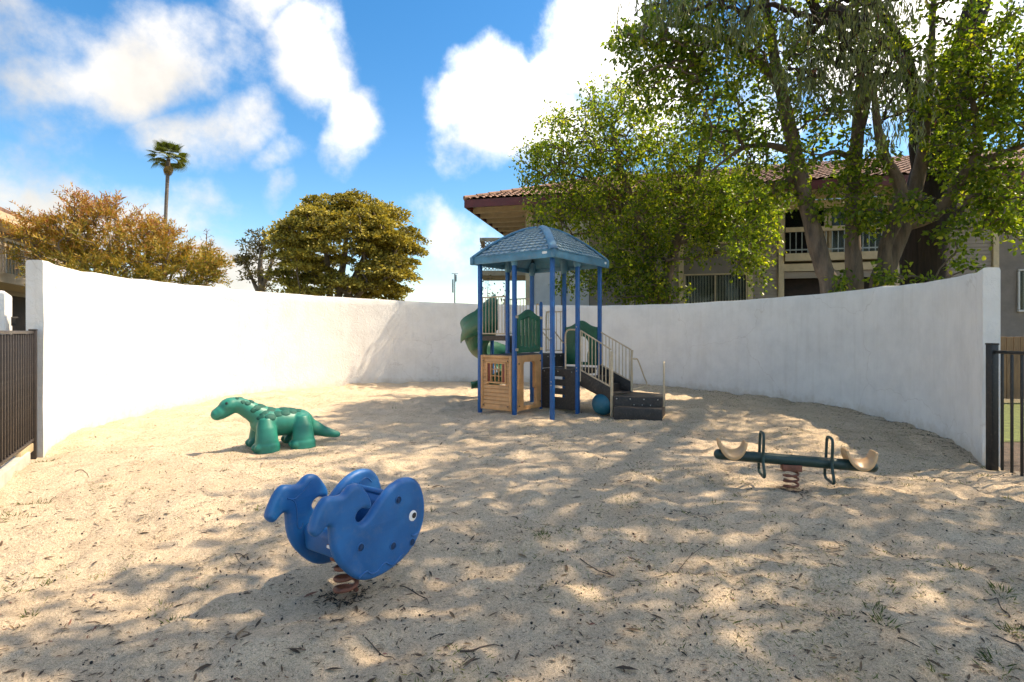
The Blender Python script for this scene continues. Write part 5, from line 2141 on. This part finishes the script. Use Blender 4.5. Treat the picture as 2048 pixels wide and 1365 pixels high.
broad_tree('broadleaf_tree', 'forked grey barked tree over the wall, rightmost stem with a long limb reaching right', 'tree', tuple(PX(1762, 665, D2 + .3).xy) + (0,), [tC],
           [bpx(1890, 130, 12.4, 140, 120, 1.5, 150), bpx(1990, 250, 12.0, 100, 110, 1.4, 150), bpx(2060, 120, 12.0, 90, 130, 1.4, 90), bpx(1990, 400, 12.2, 85, 62, .9, 62), bpx(2050, 450, 12.2, 50, 45, .6, 24), bpx(1905, 340, 13.4, 60, 80, .8, 26), bpx(1930, 470, 12.0, 45, 50, .5, 14),
            bpx(1780, 560, 12.3, 50, 22, .3, 9), bpx(1860, 565, 12.2, 40, 14, .3, 6), bpx(1830, 420, 12.2, 40, 40, .4, 14), bpx(1950, 545, 11.4, 22, 14, .2, 4), bpx(2000, -140, 11.5, 180, 120, 2.0, 110)],
           LEAF, M['bark_grey'], M['leaf_round'], 404, lpc=25, sig=.17, limbs=lC, tint=(.44, .25), rough=.09)

# ---- big gum tree with dark furrowed trunk and hanging leaves
D3 = 14.2
tE = px_trunk([(1850, 565, 84), (1850, 500, 82), (1856, 420, 84), (1868, 360, 84), (1880, 310, 76), (1900, 220, 58), (1925, 110, 48), (1955, 10, 40), (1985, -120, 30), (2000, -320, 18)], D3)
lE = [([PX(1862, 370, D3), PX(1840, 300, D3), PX(1835, 230, D3 - .3), PX(1810, 120, D3 - .9), PX(1760, 20, D3 - 1.6), PX(1700, -60, D3 - 2.4)], [.30, .24, .19, .15, .12, .08]),
      ([PX(1810, 120, D3 - .9), PX(1750, 70, D3 - 1.6), PX(1690, 42, D3 - 2.2), PX(1645, 38, D3 - 2.6), PX(1622, 0, D3 - 2.8), PX(1580, -80, D3 - 3.2)], [.14, .12, .11, .10, .09, .05]),
      ([PX(1985, -120, D3), Vector((11, 11, 11.5)), Vector((9, 8, 11.2)), Vector((7, 5.5, 10.4))], [.18, .15, .11, .05]),
      ([PX(1985, -120, D3), Vector((9, 13.5, 12.2)), Vector((6.5, 12.5, 12.2)), Vector((4, 11.5, 11.6))], [.18, .14, .10, .05])]


def gum_tree():
    rg = np.random.default_rng(505)
    t = thing('gum_tree', tuple(PX(1850, 665, D3).xy) + (0,), 'big gum tree with dark furrowed trunk and drooping grey green leaves', 'tree')
    trunk_part(t, tE[0], tE[1], M['bark_dark'], 3, 30, .10)
    for i, (p, r) in enumerate(lE):
        trunk_part(t, p, r, M['bark_dark'], 9 + i, 12, .07, 'limb')
    blobs = [bpx(1330, -15, 9.0, 130, 28, .8, 28), bpx(1480, 15, 8.8, 55, 40, .6, 18), bpx(1640, 90, 9.3, 70, 60, .7, 26), bpx(1730, 120, 9.4, 70, 70, .7, 32), bpx(1800, 130, 9.4, 55, 60, .6, 20), bpx(1690, 20, 9.2, 140, 30, .8, 34), bpx(1800, 230, 9.5, 35, 22, .4, 8), bpx(1600, 150, 9.4, 40, 40, .4, 8)]
    cl = np.concatenate([blob_points(c, r, n, rg) for c, r, n in blobs])
    up = [((6.2, 8.2, 9.6), (2.6, 2.6, 1.1), 95), ((9.0, 6.8, 10.2), (2.6, 2.8, 1.2), 110), ((6.5, 12.5, 11.8), (3.0, 2.4, 1.3), 95), ((10, 11, 12.3), (3.0, 3.0, 1.5), 90), ((7.0, 5.2, 9.8), (2.2, 2.0, 1.0), 70), ((12.2, 8.0, 11.0), (2.6, 3.2, 1.4), 80), ((4.6, 10.4, 10.2), (1.8, 2.2, .9), 75), ((5.2, 13.5, 11.5), (2.2, 2.0, .9), 60)]
    cu = np.concatenate([blob_points(c, r, n, rg) for c, r, n in up])
    cl = cl[~open_sky(cl)]
    cu = cu[~open_sky(cu)]
    al = np.concatenate([cl, cu])
    tr_np = []
    for p, r in [tE] + lE:
        sm = smooth_path(p, 6)
        rr = np.interp(np.linspace(0, len(r) - 1, len(sm)), range(len(r)), r)
        keep = [i for i in range(len(sm)) if sm[i].z > 4.5]
        tr_np.append((to_np([sm[i] for i in keep]), [rr[i] for i in keep]))
    pts, chains, rad = skeleton(tr_np, al, rg, .004, .006, .3)
    o = np.array(wpos(t))
    co, q = tubes_np(chains, pts, rad)
    tag(link('branches', np_mesh('branches', co - o, q, M['bark_dark'], True), t), kind='stuff')
    # hanging strands: (start, length) each with narrow leaves trailing down it
    def strands(c, per, lmin, lmax, nl, ln, wd_):
        ns_ = len(c) * per
        st = np.repeat(c, per, 0) + rg.normal(size=(ns_, 3)) * np.array([.16, .16, .10])
        sl_ = rg.uniform(lmin, lmax, ns_)
        i = np.repeat(np.arange(ns_), nl)
        u = rg.random(ns_ * nl)
        p = st[i] + np.stack([.10 * np.sin(i * 1.7) * u, .10 * np.cos(i * 2.3) * u, -sl_[i] * u], 1) + rg.normal(size=(len(i), 3)) * .02
        ax = rand_unit(len(i), rg) * .42 + np.array([0, 0, -1.0])
        nr = rand_unit(len(i), rg)
        s = rg.uniform(.7, 1.2, len(i))
        return p, ax, nr, ln * s, wd_ * s
    p1 = strands(cl, 4, .25, .62, 8, .16, .020)
    p2 = strands(cu, 5, .3, .8, 9, .20, .055)
    allp = [np.concatenate([a, b]) for a, b in zip(p1, p2)]
    ok = ~open_sky(allp[0], .3)
    allp = [a[ok] for a in allp]
    co, q = leaf_blades(allp[0], allp[1], allp[2], allp[3], allp[4], .08, .55)
    tn = np.clip(rg.normal(.45, .2, len(allp[0])), 0, .93)
    tn[rg.random(len(tn)) < .012] = 1
    tag(link('crown', np_mesh('crown', co - o, q, M['leaf_euc'], False, np.repeat(tn, 2)), t), kind='stuff')
    # pink blossom tufts
    for (bx, by, bd_) in ((1628, 143, 9.2), (1806, 112, 9.3), (1796, 125, 9.3)):
        c = PX(bx, by, bd_)
        m = MB()
        for k in range(26):
            d = Vector(rand_unit(1, rg)[0])
            m.tube([c, c + d * .045], [.003, .001], 3)
        m.build('blossom', M['blossom'], t)


M['blossom'] = pmat('pink_blossom', (.45, .06, .10), .7, .2)
gum_tree()

# ---- the tree beside the camera, seen only by its shade
tF = ([Vector((12.5, 3.2, -.2)), Vector((12.4, 3.2, 2.5)), Vector((12.1, 3.3, 5.0)), Vector((11.5, 3.6, 7.4)), Vector((10.6, 3.9, 9.0))], [.36, .3, .25, .18, .08])
broad_tree('shade_tree', 'tree beyond the right fence whose crown shades the near sand', 'tree', (12.5, 3.2, 0), [tF],
           [((8.6, 3.2, 8.7), (2.6, 1.7, 1.2), 120), ((10.8, 4.6, 9.6), (2.4, 2.2, 1.4), 120), ((8.2, 5.4, 9.2), (1.8, 1.3, .9), 50), ((11.5, 1.4, 8.6), (2.2, 1.6, 1.3), 70), ((6.3, 2.6, 7.4), (1.4, 1.2, .7), 40), ((4.6, 4.2, 8.0), (1.7, 1.3, .8), 70), ((4.9, 6.4, 8.4), (1.6, 1.3, .8), 60), ((3.4, 3.3, 7.0), (1.1, .9, .6), 34)],
           (.15, .085), M['bark_grey'], M['leaf_round'], 606, lpc=18, sig=.24)


# ---- round olive yellow tree far behind the wall
def clump_tree(name, label, base, crown_c, crown_r, nclump, clump_r, stems, bark, leafm, leaf, seed, lpc, shell=.55, tint=(.55, .25), flat=.62):
    rg = np.random.default_rng(seed)
    t = thing(name, base, label, 'tree')
    v = rand_unit(nclump, rg)
    v[:, 2] = np.where(v[:, 2] < -.8, -v[:, 2], v[:, 2])
    rr = shell + (1 - shell) * rg.random((nclump, 1)) ** .5
    cl = np.array(crown_c)[None] + v * rr * np.array(crown_r)[None]
    tr = []
    for (p, r) in stems:
        trunk_part(t, p, r, bark, seed, 10, .05)
        sm = smooth_path(p, 5)
        tr.append((to_np(sm), list(np.interp(np.linspace(0, len(r) - 1, len(sm)), range(len(r)), r))))
    pts, chains, rad = skeleton(tr, cl, rg, .02, .022, .2)
    o = np.array(wpos(t))
    co, q = tubes_np(chains, pts, rad)
    tag(link('branches', np_mesh('branches', co - o, q, bark, True), t), kind='stuff')
    cr_ = clump_r * rg.uniform(.6, 1.25, nclump)
    n = nclump * lpc
    ci = np.repeat(np.arange(nclump), lpc)
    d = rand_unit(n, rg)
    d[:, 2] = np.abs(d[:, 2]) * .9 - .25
    # lumpy domes: bright tips outside, thin underneath
    lump = 1 + .28 * np.sin(d[:, 0] * 7 + ci) * np.cos(d[:, 1] * 8 + ci * 2)
    off = d * (rg.random((n, 1)) ** .35) * cr_[ci][:, None] * lump[:, None] * np.array([1, 1, flat])
    pos = cl[ci] + off
    ax = d + rand_unit(n, rg) * .7
    nr = rand_unit(n, rg) + np.array([0, 0, .6])
    s = rg.uniform(.7, 1.3, n)
    co, q = leaf_blades(pos, ax, nr, leaf[0] * s, leaf[1] * s)
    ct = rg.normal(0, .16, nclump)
    tn = np.clip(tint[0] - .30 + .65 * np.linalg.norm(off, axis=1) / cr_[ci] + ct[ci] + rg.normal(0, tint[1] * .6, n), 0, 1)  # outward brightening puts highlights and dark gaps into the leaf colour
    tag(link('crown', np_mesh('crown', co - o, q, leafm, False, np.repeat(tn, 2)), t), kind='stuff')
    return t


DO = 40.0
ob = PX(700, 665, DO)
ob.z = 0
stems = []
for k, (tx, ty, w) in enumerate(((640, 450, 14), (690, 430, 16), (745, 440, 15), (800, 480, 12), (590, 500, 10))):
    p0 = Vector((ob.x + (k - 2) * .25, DO, -.2))
    top = PX(tx, ty, DO + (k % 3 - 1) * 1.2)
    stems.append(([p0, PX(690 + (k - 2) * 14, 610, DO), p0.lerp(top, .72) + Vector((0, 0, .4)), top], [w / 1100 * DO / 2 * 1.3, w / 1100 * DO / 2, w / 1100 * DO / 3, .06]))
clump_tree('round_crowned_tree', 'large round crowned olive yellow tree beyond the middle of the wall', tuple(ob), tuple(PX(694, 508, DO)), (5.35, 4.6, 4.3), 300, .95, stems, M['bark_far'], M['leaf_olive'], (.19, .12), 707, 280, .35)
# extra low skirt on the right
DT = 44.0
tb_ = PX(525, 665, DT)
tb_.z = 0
stems = [([Vector((tb_.x, DT, -.2)), PX(524, 590, DT), PX(520, 530, DT), PX(530, 470, DT)], [.35, .25, .18, .05]), ([PX(524, 600, DT), PX(505, 560, DT), PX(490, 520, DT)], [.2, .12, .05]), ([PX(524, 580, DT), PX(545, 520, DT), PX(552, 480, DT)], [.2, .12, .05])]
clump_tree('slender_tree', 'thin dull tree standing left of the round olive tree', tuple(tb_), tuple(PX(518, 535, DT)), (1.75, 1.5, 2.9), 34, .62, stems, M['bark_far'], M['leaf_dark'], (.22, .09), 808, 80, .35, (.4, .3), 1.0)


# ---- rusty feathery bush behind the left part of the wall
def rusty_bush():
    rg = np.random.default_rng(909)
    D = 14.5
    b = PX(240, 665, D)
    b.z = 0
    t = thing('rusty_bush', tuple(b), 'wide feathery bush with rusty red tips behind the left of the wall', 'bush')
    stems = []
    for k in range(9):
        tx = 70 + k * 42
        top = PX(tx + rg.uniform(-20, 20), 470 + abs(k - 3) * 12, D + rg.uniform(-1.2, 1.2))
        p0 = Vector((b.x + (k - 4) * .18, D + rg.uniform(-.3, .3), -.2))
        pts = [p0, p0.lerp(top, .5) + Vector((0, 0, .3)), top]
        trunk_part(t, pts, [.07, .05, .02], M['bark_far'], k, 7, .04, 'stem')
        sm = smooth_path(pts, 6)
        stems.append((to_np(sm[4:]), list(np.linspace(.05, .02, len(sm[4:])))))
    blobs = [bpx(130, 505, D, 85, 58, 1.0, 120), bpx(235, 495, D, 110, 70, 1.2, 190), bpx(345, 540, D, 85, 48, 1.0, 140), bpx(165, 432, D, 28, 38, .5, 30), bpx(215, 432, D, 26, 34, .5, 24), bpx(75, 462, D, 38, 32, .6, 26), bpx(290, 480, D, 45, 28, .7, 30), bpx(405, 535, D, 32, 40, .5, 30), bpx(200, 555, D - .6, 160, 30, .8, 90)]
    cl = np.concatenate([blob_points(c, r, n, rg, 2.6) for c, r, n in blobs])
    pts, chains, rad = skeleton(stems, cl, rg, .004, .005, .2)
    o = np.array(wpos(t))
    co, q = tubes_np(chains, pts, rad)
    tag(link('branches', np_mesh('branches', co - o, q, M['bark_far'], True), t), kind='stuff')
    # every cluster throws a few feathery sprays, leaves in two ranks along each
    per, nl = 4, 12
    n = len(cl) * per
    out = cl - np.array(PX(230, 620, D))
    out /= np.linalg.norm(out, axis=1, keepdims=True)
    ax = np.repeat(out, per, 0) * .9 + rand_unit(n, rg) * .75 + np.array([0, 0, .35])
    ax /= np.linalg.norm(ax, axis=1, keepdims=True)
    ls = rg.uniform(.28, .55, n)
    i = np.repeat(np.arange(n), nl)
    u = np.tile(np.linspace(.05, 1, nl), n)
    pos = np.repeat(cl, per, 0)[i] + ax[i] * (ls[i] * u)[:, None] + np.stack([0 * u, 0 * u, -.10 * u * u], 1)
    side = np.cross(ax, rand_unit(n, rg))
    side /= np.linalg.norm(side, axis=1, keepdims=True)
    sg = np.where(np.arange(len(i)) % 2 == 0, 1, -1)[:, None]
    la = ax[i] * .75 + side[i] * sg * .8 + rand_unit(len(i), rg) * .25
    co, q = leaf_blades(pos, la, rand_unit(len(i), rg) + np.array([0, 0, .4]), .11 * rg.uniform(.7, 1.2, len(i)), .026 * rg.uniform(.8, 1.3, len(i)), .1, .5)
    hz = (pos[:, 2] - 2.6) / 2.2
    tn = np.clip(-.16 + .55 * hz + .28 * u + rg.normal(0, .2, len(i)), 0, 1)
    tag(link('crown', np_mesh('crown', co - o, q, M['leaf_red'], False, np.repeat(tn, 2)), t), kind='stuff')


rusty_bush()

# ---- bare wispy tree past the bush's right end
def wispy(name, label, base, h, spread, n, seed, mat, r0=.05, leaves=0, z0=-.2):
    rg = np.random.default_rng(seed)
    t = thing(name, base, label, 'tree')
    b = Vector(base)
    trunk_part(t, [b + Vector((0, 0, z0)), b + Vector((.05, 0, h * .35)), b + Vector((0, .05, h * .7)), b + Vector((.04, 0, h))], [r0, r0 * .8, r0 * .5, r0 * .15], mat, seed, 7, .03)
    c = np.array(b) + np.array([0, 0, h * .72])
    tg = blob_points(tuple(c), (spread, spread, h * .30), n, rg, 2.2)
    tr = [([np.array(b) + np.array([0, 0, h * f]) for f in np.linspace(.3, 1, 10)], list(np.linspace(r0 * .8, r0 * .2, 10)))]
    pts, chains, rad = skeleton(tr, tg, rg, r0 * .06, r0 * .07, .3)
    o = np.array(wpos(t))
    co, q = tubes_np(chains, pts, rad, 4)
    tag(link('branches', np_mesh('branches', co - o, q, mat, True), t), kind='stuff')
    if leaves:
        m = n * leaves
        pos = np.repeat(tg, leaves, 0) + rg.normal(size=(m, 3)) * .10
        co, q = leaf_blades(pos, rand_unit(m, rg), rand_unit(m, rg), np.full(m, .11), np.full(m, .06))
        tag(link('crown', np_mesh('crown', co - o, q, M['leaf_dark'], False, np.repeat(rg.random(m), 2)), t), kind='stuff')
    return t


M['bare_twig'] = pmat('reddish_bare_twig', (.20, .12, .09), .9, .2)
b = PX(412, 665, 26)
wispy('bare_tree', 'leafless reddish twiggy tree past the right end of the rusty bush', (b.x, 26, 0), 6.4, .62, 260, 12, M['bare_twig'], .06)
b = PX(975, 665, 21)
wispy('sapling', 'thin sapling against the sky under the left edge of the blue roof', (b.x, 21, 0), 3.75, .32, 26, 13, M['bare_twig'], .03, 2)
b = PX(1008, 665, 21)
wispy('sapling', 'small sparse sapling between the two left blue posts', (b.x, 21, 0), 3.4, .12, 9, 14, M['bare_twig'], .016, 3)


# ---- fan palm
def palm():
    D = 55.0
    s = D / 1100
    b = PX(322, 665, D)
    b.z = 0
    t = thing('palm_tree', tuple(b), 'tall slim fan palm rising above the rusty bush', 'tree')
    top = PX(337, 318, D)
    pts = [Vector((b.x, D, -.2)), b.lerp(top, .35), b.lerp(top, .7) + Vector((-.05, 0, 0)), top]
    trunk_part(t, pts, [.26, .18, .155, .17], M['palm_trunk'], 4, 12, .05)
    rg = random.Random(4)

    def frond_mesh(droop):
        m_co, m_q = [], []
        m = MB()
        m.tube([(0, 0, 0), (.55, 0, .06), (1.0, 0, 0)], [.03, .024, .018], 4)
        nb_ = 17
        for k in range(nb_):
            a = R(-78) + R(156) * k / (nb_ - 1)
            ln = 1.05 * (.72 + .28 * math.cos(a))
            d = Vector((math.cos(a), math.sin(a), 0))
            sd_ = Vector((-d.y, d.x, 0))
            o_ = Vector((1.0, 0, 0))
            w = .055
            m1 = o_ + d * ln * .55 + Vector((0, 0, .03 - droop * .12))
            tip = o_ + d * ln + Vector((0, 0, -droop * .42))
            bI = len(m.v)
            m.v += [tuple(o_ - sd_ * .01), tuple(m1 - sd_ * w), tuple(tip), tuple(m1 + sd_ * w), tuple(m1 + Vector((0, 0, -.03)))]
            m.f += [(bI, bI + 1, bI + 4), (bI, bI + 4, bI + 3), (bI + 1, bI + 2, bI + 4), (bI + 4, bI + 2, bI + 3)]
        return m

    green, dead = [], []
    for dr, tn, lst in ((.5, .25, green), (1.1, .55, green), (1.3, .97, dead)):
        me = frond_mesh(dr).mesh('frond', M['leaf_palm'])
        at = me.attributes.new('tint', 'FLOAT', 'FACE')
        at.data.foreach_set('value', np.full(len(me.polygons), tn, np.float32))
        lst.append(me)
    for k in range(30):
        az = rg.uniform(0, 2 * math.pi)
        el = rg.choice([65, 50, 35, 20, 5, -15, -30, 30, 45])
        me = green[0] if el > 10 else green[1]
        rot = rotz(az) @ Matrix.Rotation(R(-el), 3, 'Y') @ Matrix.Rotation(rg.uniform(-.5, .5), 3, 'X')
        link('frond', me, t, top + Vector((0, 0, .1)), rot)
    for k in range(16):
        rot = rotz(rg.uniform(0, 6.28)) @ Matrix.Rotation(R(rg.uniform(62, 84)), 3, 'Y')
        f = link('dead_frond', dead[0], t, top + Vector((0, 0, .0)), rot)
        f.scale = (.85, .5, .7)


palm()
# ================================================================ what lies on the sand
def inside(x, y):
    return in_sand(x, y) & (np.abs(x) < .96 * y + .4)


def scatter(n, y0, y1, rg, power=1.0):
    y = y0 + (y1 - y0) * rg.random(n) ** power
    x = (rg.random(n) * 2 - 1) * np.minimum(.97 * y + .3, 7.2)
    ok = in_sand(x, y)
    dx, dy = x - WC[0], y - WC[1]
    ok &= np.hypot(dx, dy) < np.where(y > 6, 6.5, 99)
    return x[ok], y[ok]


def litter():
    rg = np.random.default_rng(77)
    P_, A_, N_, L_, W_, T_ = [], [], [], [], [], []
    for (n, y0, y1, pw, l0, l1, asp) in ((900, 1.9, 9, 1.3, .045, .11, .17), (15000, 2.2, 15.8, 1.0, .02, .055, .2), (34000, 1.9, 14, 1.2, .007, .028, .28)):
        x, y = scatter(n, y0, y1, rg, pw)
        # thicker to the right, under the trees
        keep = rg.random(len(x)) < np.clip(.62 + x * .06, .3, 1)
        x, y = x[keep], y[keep]
        m = len(x)
        z = sand_z(x, y) + .003
        a = rg.random(m) * 6.283
        P_.append(np.stack([x, y, z], 1))
        A_.append(np.stack([np.cos(a), np.sin(a), rg.normal(.06, .12, m)], 1))
        N_.append(rand_unit(m, rg) * .45 + np.array([0, 0, 1.0]))
        ln = rg.uniform(l0, l1, m)
        L_.append(ln)
        W_.append(ln * asp * rg.uniform(.7, 1.4, m))
        tn = np.clip(rg.beta(1.5, 1.9, m), 0, .93)
        tn[rg.random(m) < .008] = 1
        T_.append(tn)
    # bits gathered against the right wall and in the hollows round the springs
    th = rg.uniform(-33, 60, 1500)
    rr = wall_r(th) - .02 - np.abs(rg.normal(0, .16, 1500))
    gx, gy = [WC[0] + rr * np.cos(np.radians(th))], [WC[1] + rr * np.sin(np.radians(th))]
    for (cx, cy, n) in ((-.955, 3.165, 150), (2.70, 5.32, 130)):
        a, d = rg.random(n) * 6.283, .055 + np.abs(rg.normal(0, .055, n))
        gx.append(cx + np.cos(a) * d)
        gy.append(cy + np.sin(a) * d)
    x, y = np.concatenate(gx), np.concatenate(gy)
    m = len(x)
    a = rg.random(m) * 6.283
    P_.append(np.stack([x, y, sand_z(x, y) + .004], 1))
    A_.append(np.stack([np.cos(a), np.sin(a), rg.normal(.06, .15, m)], 1))
    N_.append(rand_unit(m, rg) * .5 + np.array([0, 0, 1.0]))
    ln = rg.uniform(.012, .05, m)
    L_.append(ln)
    W_.append(ln * .25)
    T_.append(np.clip(rg.beta(1.2, 4, m), 0, .9))
    P_, A_, N_, L_, W_, T_ = (np.concatenate(q) for q in (P_, A_, N_, L_, W_, T_))
    co, q = leaf_blades(P_, A_, N_, L_, W_, .2, .6)
    tag(link('fallen_leaves', np_mesh('fallen_leaves', co, q, M['litter'], False, np.repeat(T_, 2))), 'dry gum leaves and bits scattered over the sand', 'leaves', kind='stuff')


litter()


def grass():
    rg = np.random.default_rng(88)
    P_, A_, L_, T_ = [], [], [], []

    def tuft(x, y, r, n, h, tn):
        a, d = rg.random(n) * 6.283, np.sqrt(rg.random(n)) * r
        px, py = x + np.cos(a) * d, y + np.sin(a) * d
        P_.append(np.stack([px, py, sand_z(px, py) - .004], 1))
        A_.append(np.stack([np.cos(a) * .7 + rg.normal(0, .3, n), np.sin(a) * .7 + rg.normal(0, .3, n), rg.uniform(.25, 1.1, n)], 1))
        L_.append(h * rg.uniform(.5, 1.3, n))
        T_.append(np.clip(rg.normal(tn, .22, n), 0, 1))

    x, y = scatter(520, 2.0, 13, rg, 1.25)
    g = vnoise(x, y, 1.3, 51) + .05 * x
    for i in range(len(x)):
        if g[i] > -.1:
            tuft(x[i], y[i], rg.uniform(.02, .09), int(rg.uniform(5, 22)), rg.uniform(.018, .045), rg.uniform(.3, .95))
    # the tufts that stand out
    for (tx, ty, r, n, h) in ((1086, 1083, .05, 60, .04), (1255, 1003, .10, 70, .04), (1205, 995, .05, 26, .03), (1140, 1065, .09, 40, .03), (1870, 845, .05, 26, .03), (1715, 955, .09, 46, .03), (1750, 1215, .05, 30, .05), (1770, 1245, .06, 36, .05), (2005, 1180, .06, 36, .05), (2030, 1250, .08, 50, .05), (2000, 1300, .06, 40, .05), (1920, 1135, .05, 26, .05), (1215, 845, .25, 70, .04), (1260, 843, .12, 40, .04), (860, 1020, .05, 20, .03), (70, 1005, .12, 60, .04), (30, 1030, .10, 60, .04), (90, 925, .14, 60, .05), (1990, 930, .12, 46, .06), (1960, 925, .10, 30, .06), (205, 985, .07, 28, .03), (265, 915, .07, 28, .03), (230, 905, .06, 24, .03)):
        Y = 1650 / (ty - 665)
        tuft((tx - 1024) * Y / 1100, Y, r, n, h, .35)
    # thin bristle of short growth in the near right
    x, y = scatter(26000, 1.9, 8.5, rg, 1.3)
    g = vnoise(x, y, .8, 52) + .5 * vnoise(x, y, .25, 53) + .07 * x
    x, y = x[g > .2], y[g > .2]
    m = len(x)
    a = rg.random(m) * 6.283
    P_.append(np.stack([x, y, sand_z(x, y) - .002], 1))
    A_.append(np.stack([np.cos(a), np.sin(a), rg.uniform(.2, .9, m)], 1))
    L_.append(rg.uniform(.012, .042, m))
    T_.append(np.clip(rg.normal(.6, .3, m), 0, 1))
    P2, A2, L2, T2 = (np.concatenate(q) for q in (P_, A_, L_, T_))
    co, q = leaf_blades(P2, A2, rand_unit(len(P2), rg), L2, L2 * .10 + .0012, .05, .5)
    tag(link('grass', np_mesh('grass', co, q, M['grass'], False, np.repeat(T2, 2))), 'sparse weedy grass tufts growing through the sand', 'grass', kind='stuff')


grass()


def gumnuts():
    rg = np.random.default_rng(99)
    x, y = scatter(330, 2.0, 7, rg, 1.3)
    m = MB()
    for i in range(len(x)):
        r = rg.uniform(.004, .008)
        m.ball((x[i], y[i], float(sand_z(x[i], y[i])) + r * .6), (r, r, r * .85), 6, 4)
    tag(m.build('gumnuts', M['black_nut'], None, smooth=80), 'small dark gum nuts strewn over the near sand', 'gum nuts', kind='stuff')


M['black_nut'] = pmat('dark_gum_nut', (.022, .017, .014), .7, .3)
gumnuts()

# the twigs one can pick out
TW = [(((1160, 1110), (1290, 1165), (1420, 1085)), 'long thin forked twig lying right of the whale rocker in mid sand', .0035),
      (((920, 1310), (960, 1298), (998, 1287)), 'reddish straight stick on the near sand at bottom centre', .005),
      (((1415, 1038), (1390, 1022), (1340, 1014)), 'thin bent twig on the sand left below the seesaw', .003),
      (((1600, 985), (1606, 993), (1596, 1001)), 'short crooked twig just below the seesaw spring', .004),
      (((2020, 1215), (2000, 1190), (1990, 1182), (1965, 1186)), 'kinked dark twig near the right edge of the sand', .004),
      (((2046, 1290), (2020, 1275), (1985, 1262)), 'long dark stick cut off by the right edge of the picture', .0045),
      (((1795, 1280), (1840, 1290)), 'straight twig at lower right beside a hollow', .0035),
      (((800, 1170), (845, 1185), (858, 1200)), 'twig with a dark knob just right of the whale spring', .004),
      (((490, 1115), (470, 1107), (475, 1118), (492, 1132)), 'little tangle of twigs left of the whale rocker', .003),
      (((150, 946), (165, 943), (178, 950)), 'small bent twig on the sunlit sand near the left fence', .004),
      (((730, 1285), (770, 1305), (790, 1318)), 'thin curved twig on the sand below the whale', .003)]
for pts, lab, r in TW:
    w = []
    for (tx, ty) in pts:
        Y = 1650 / (ty - 665)
        X = (tx - 1024) * Y / 1100
        w.append(Vector((X, Y, float(sand_z(X, Y)) + r * 1.6)))
    c = w[0].copy()
    sm = smooth_path(w, 5)
    for i, p in enumerate(sm):
        p.z = float(sand_z(p.x, p.y)) + r * 1.2 + .004 * math.sin(i)
    o = MB().tube(sm, list(np.linspace(r, r * .5, len(sm))), 6).build('twig', M['twig'], None, smooth=50, origin=c)
    tag(o, lab, 'twig', 'twigs on the sand')
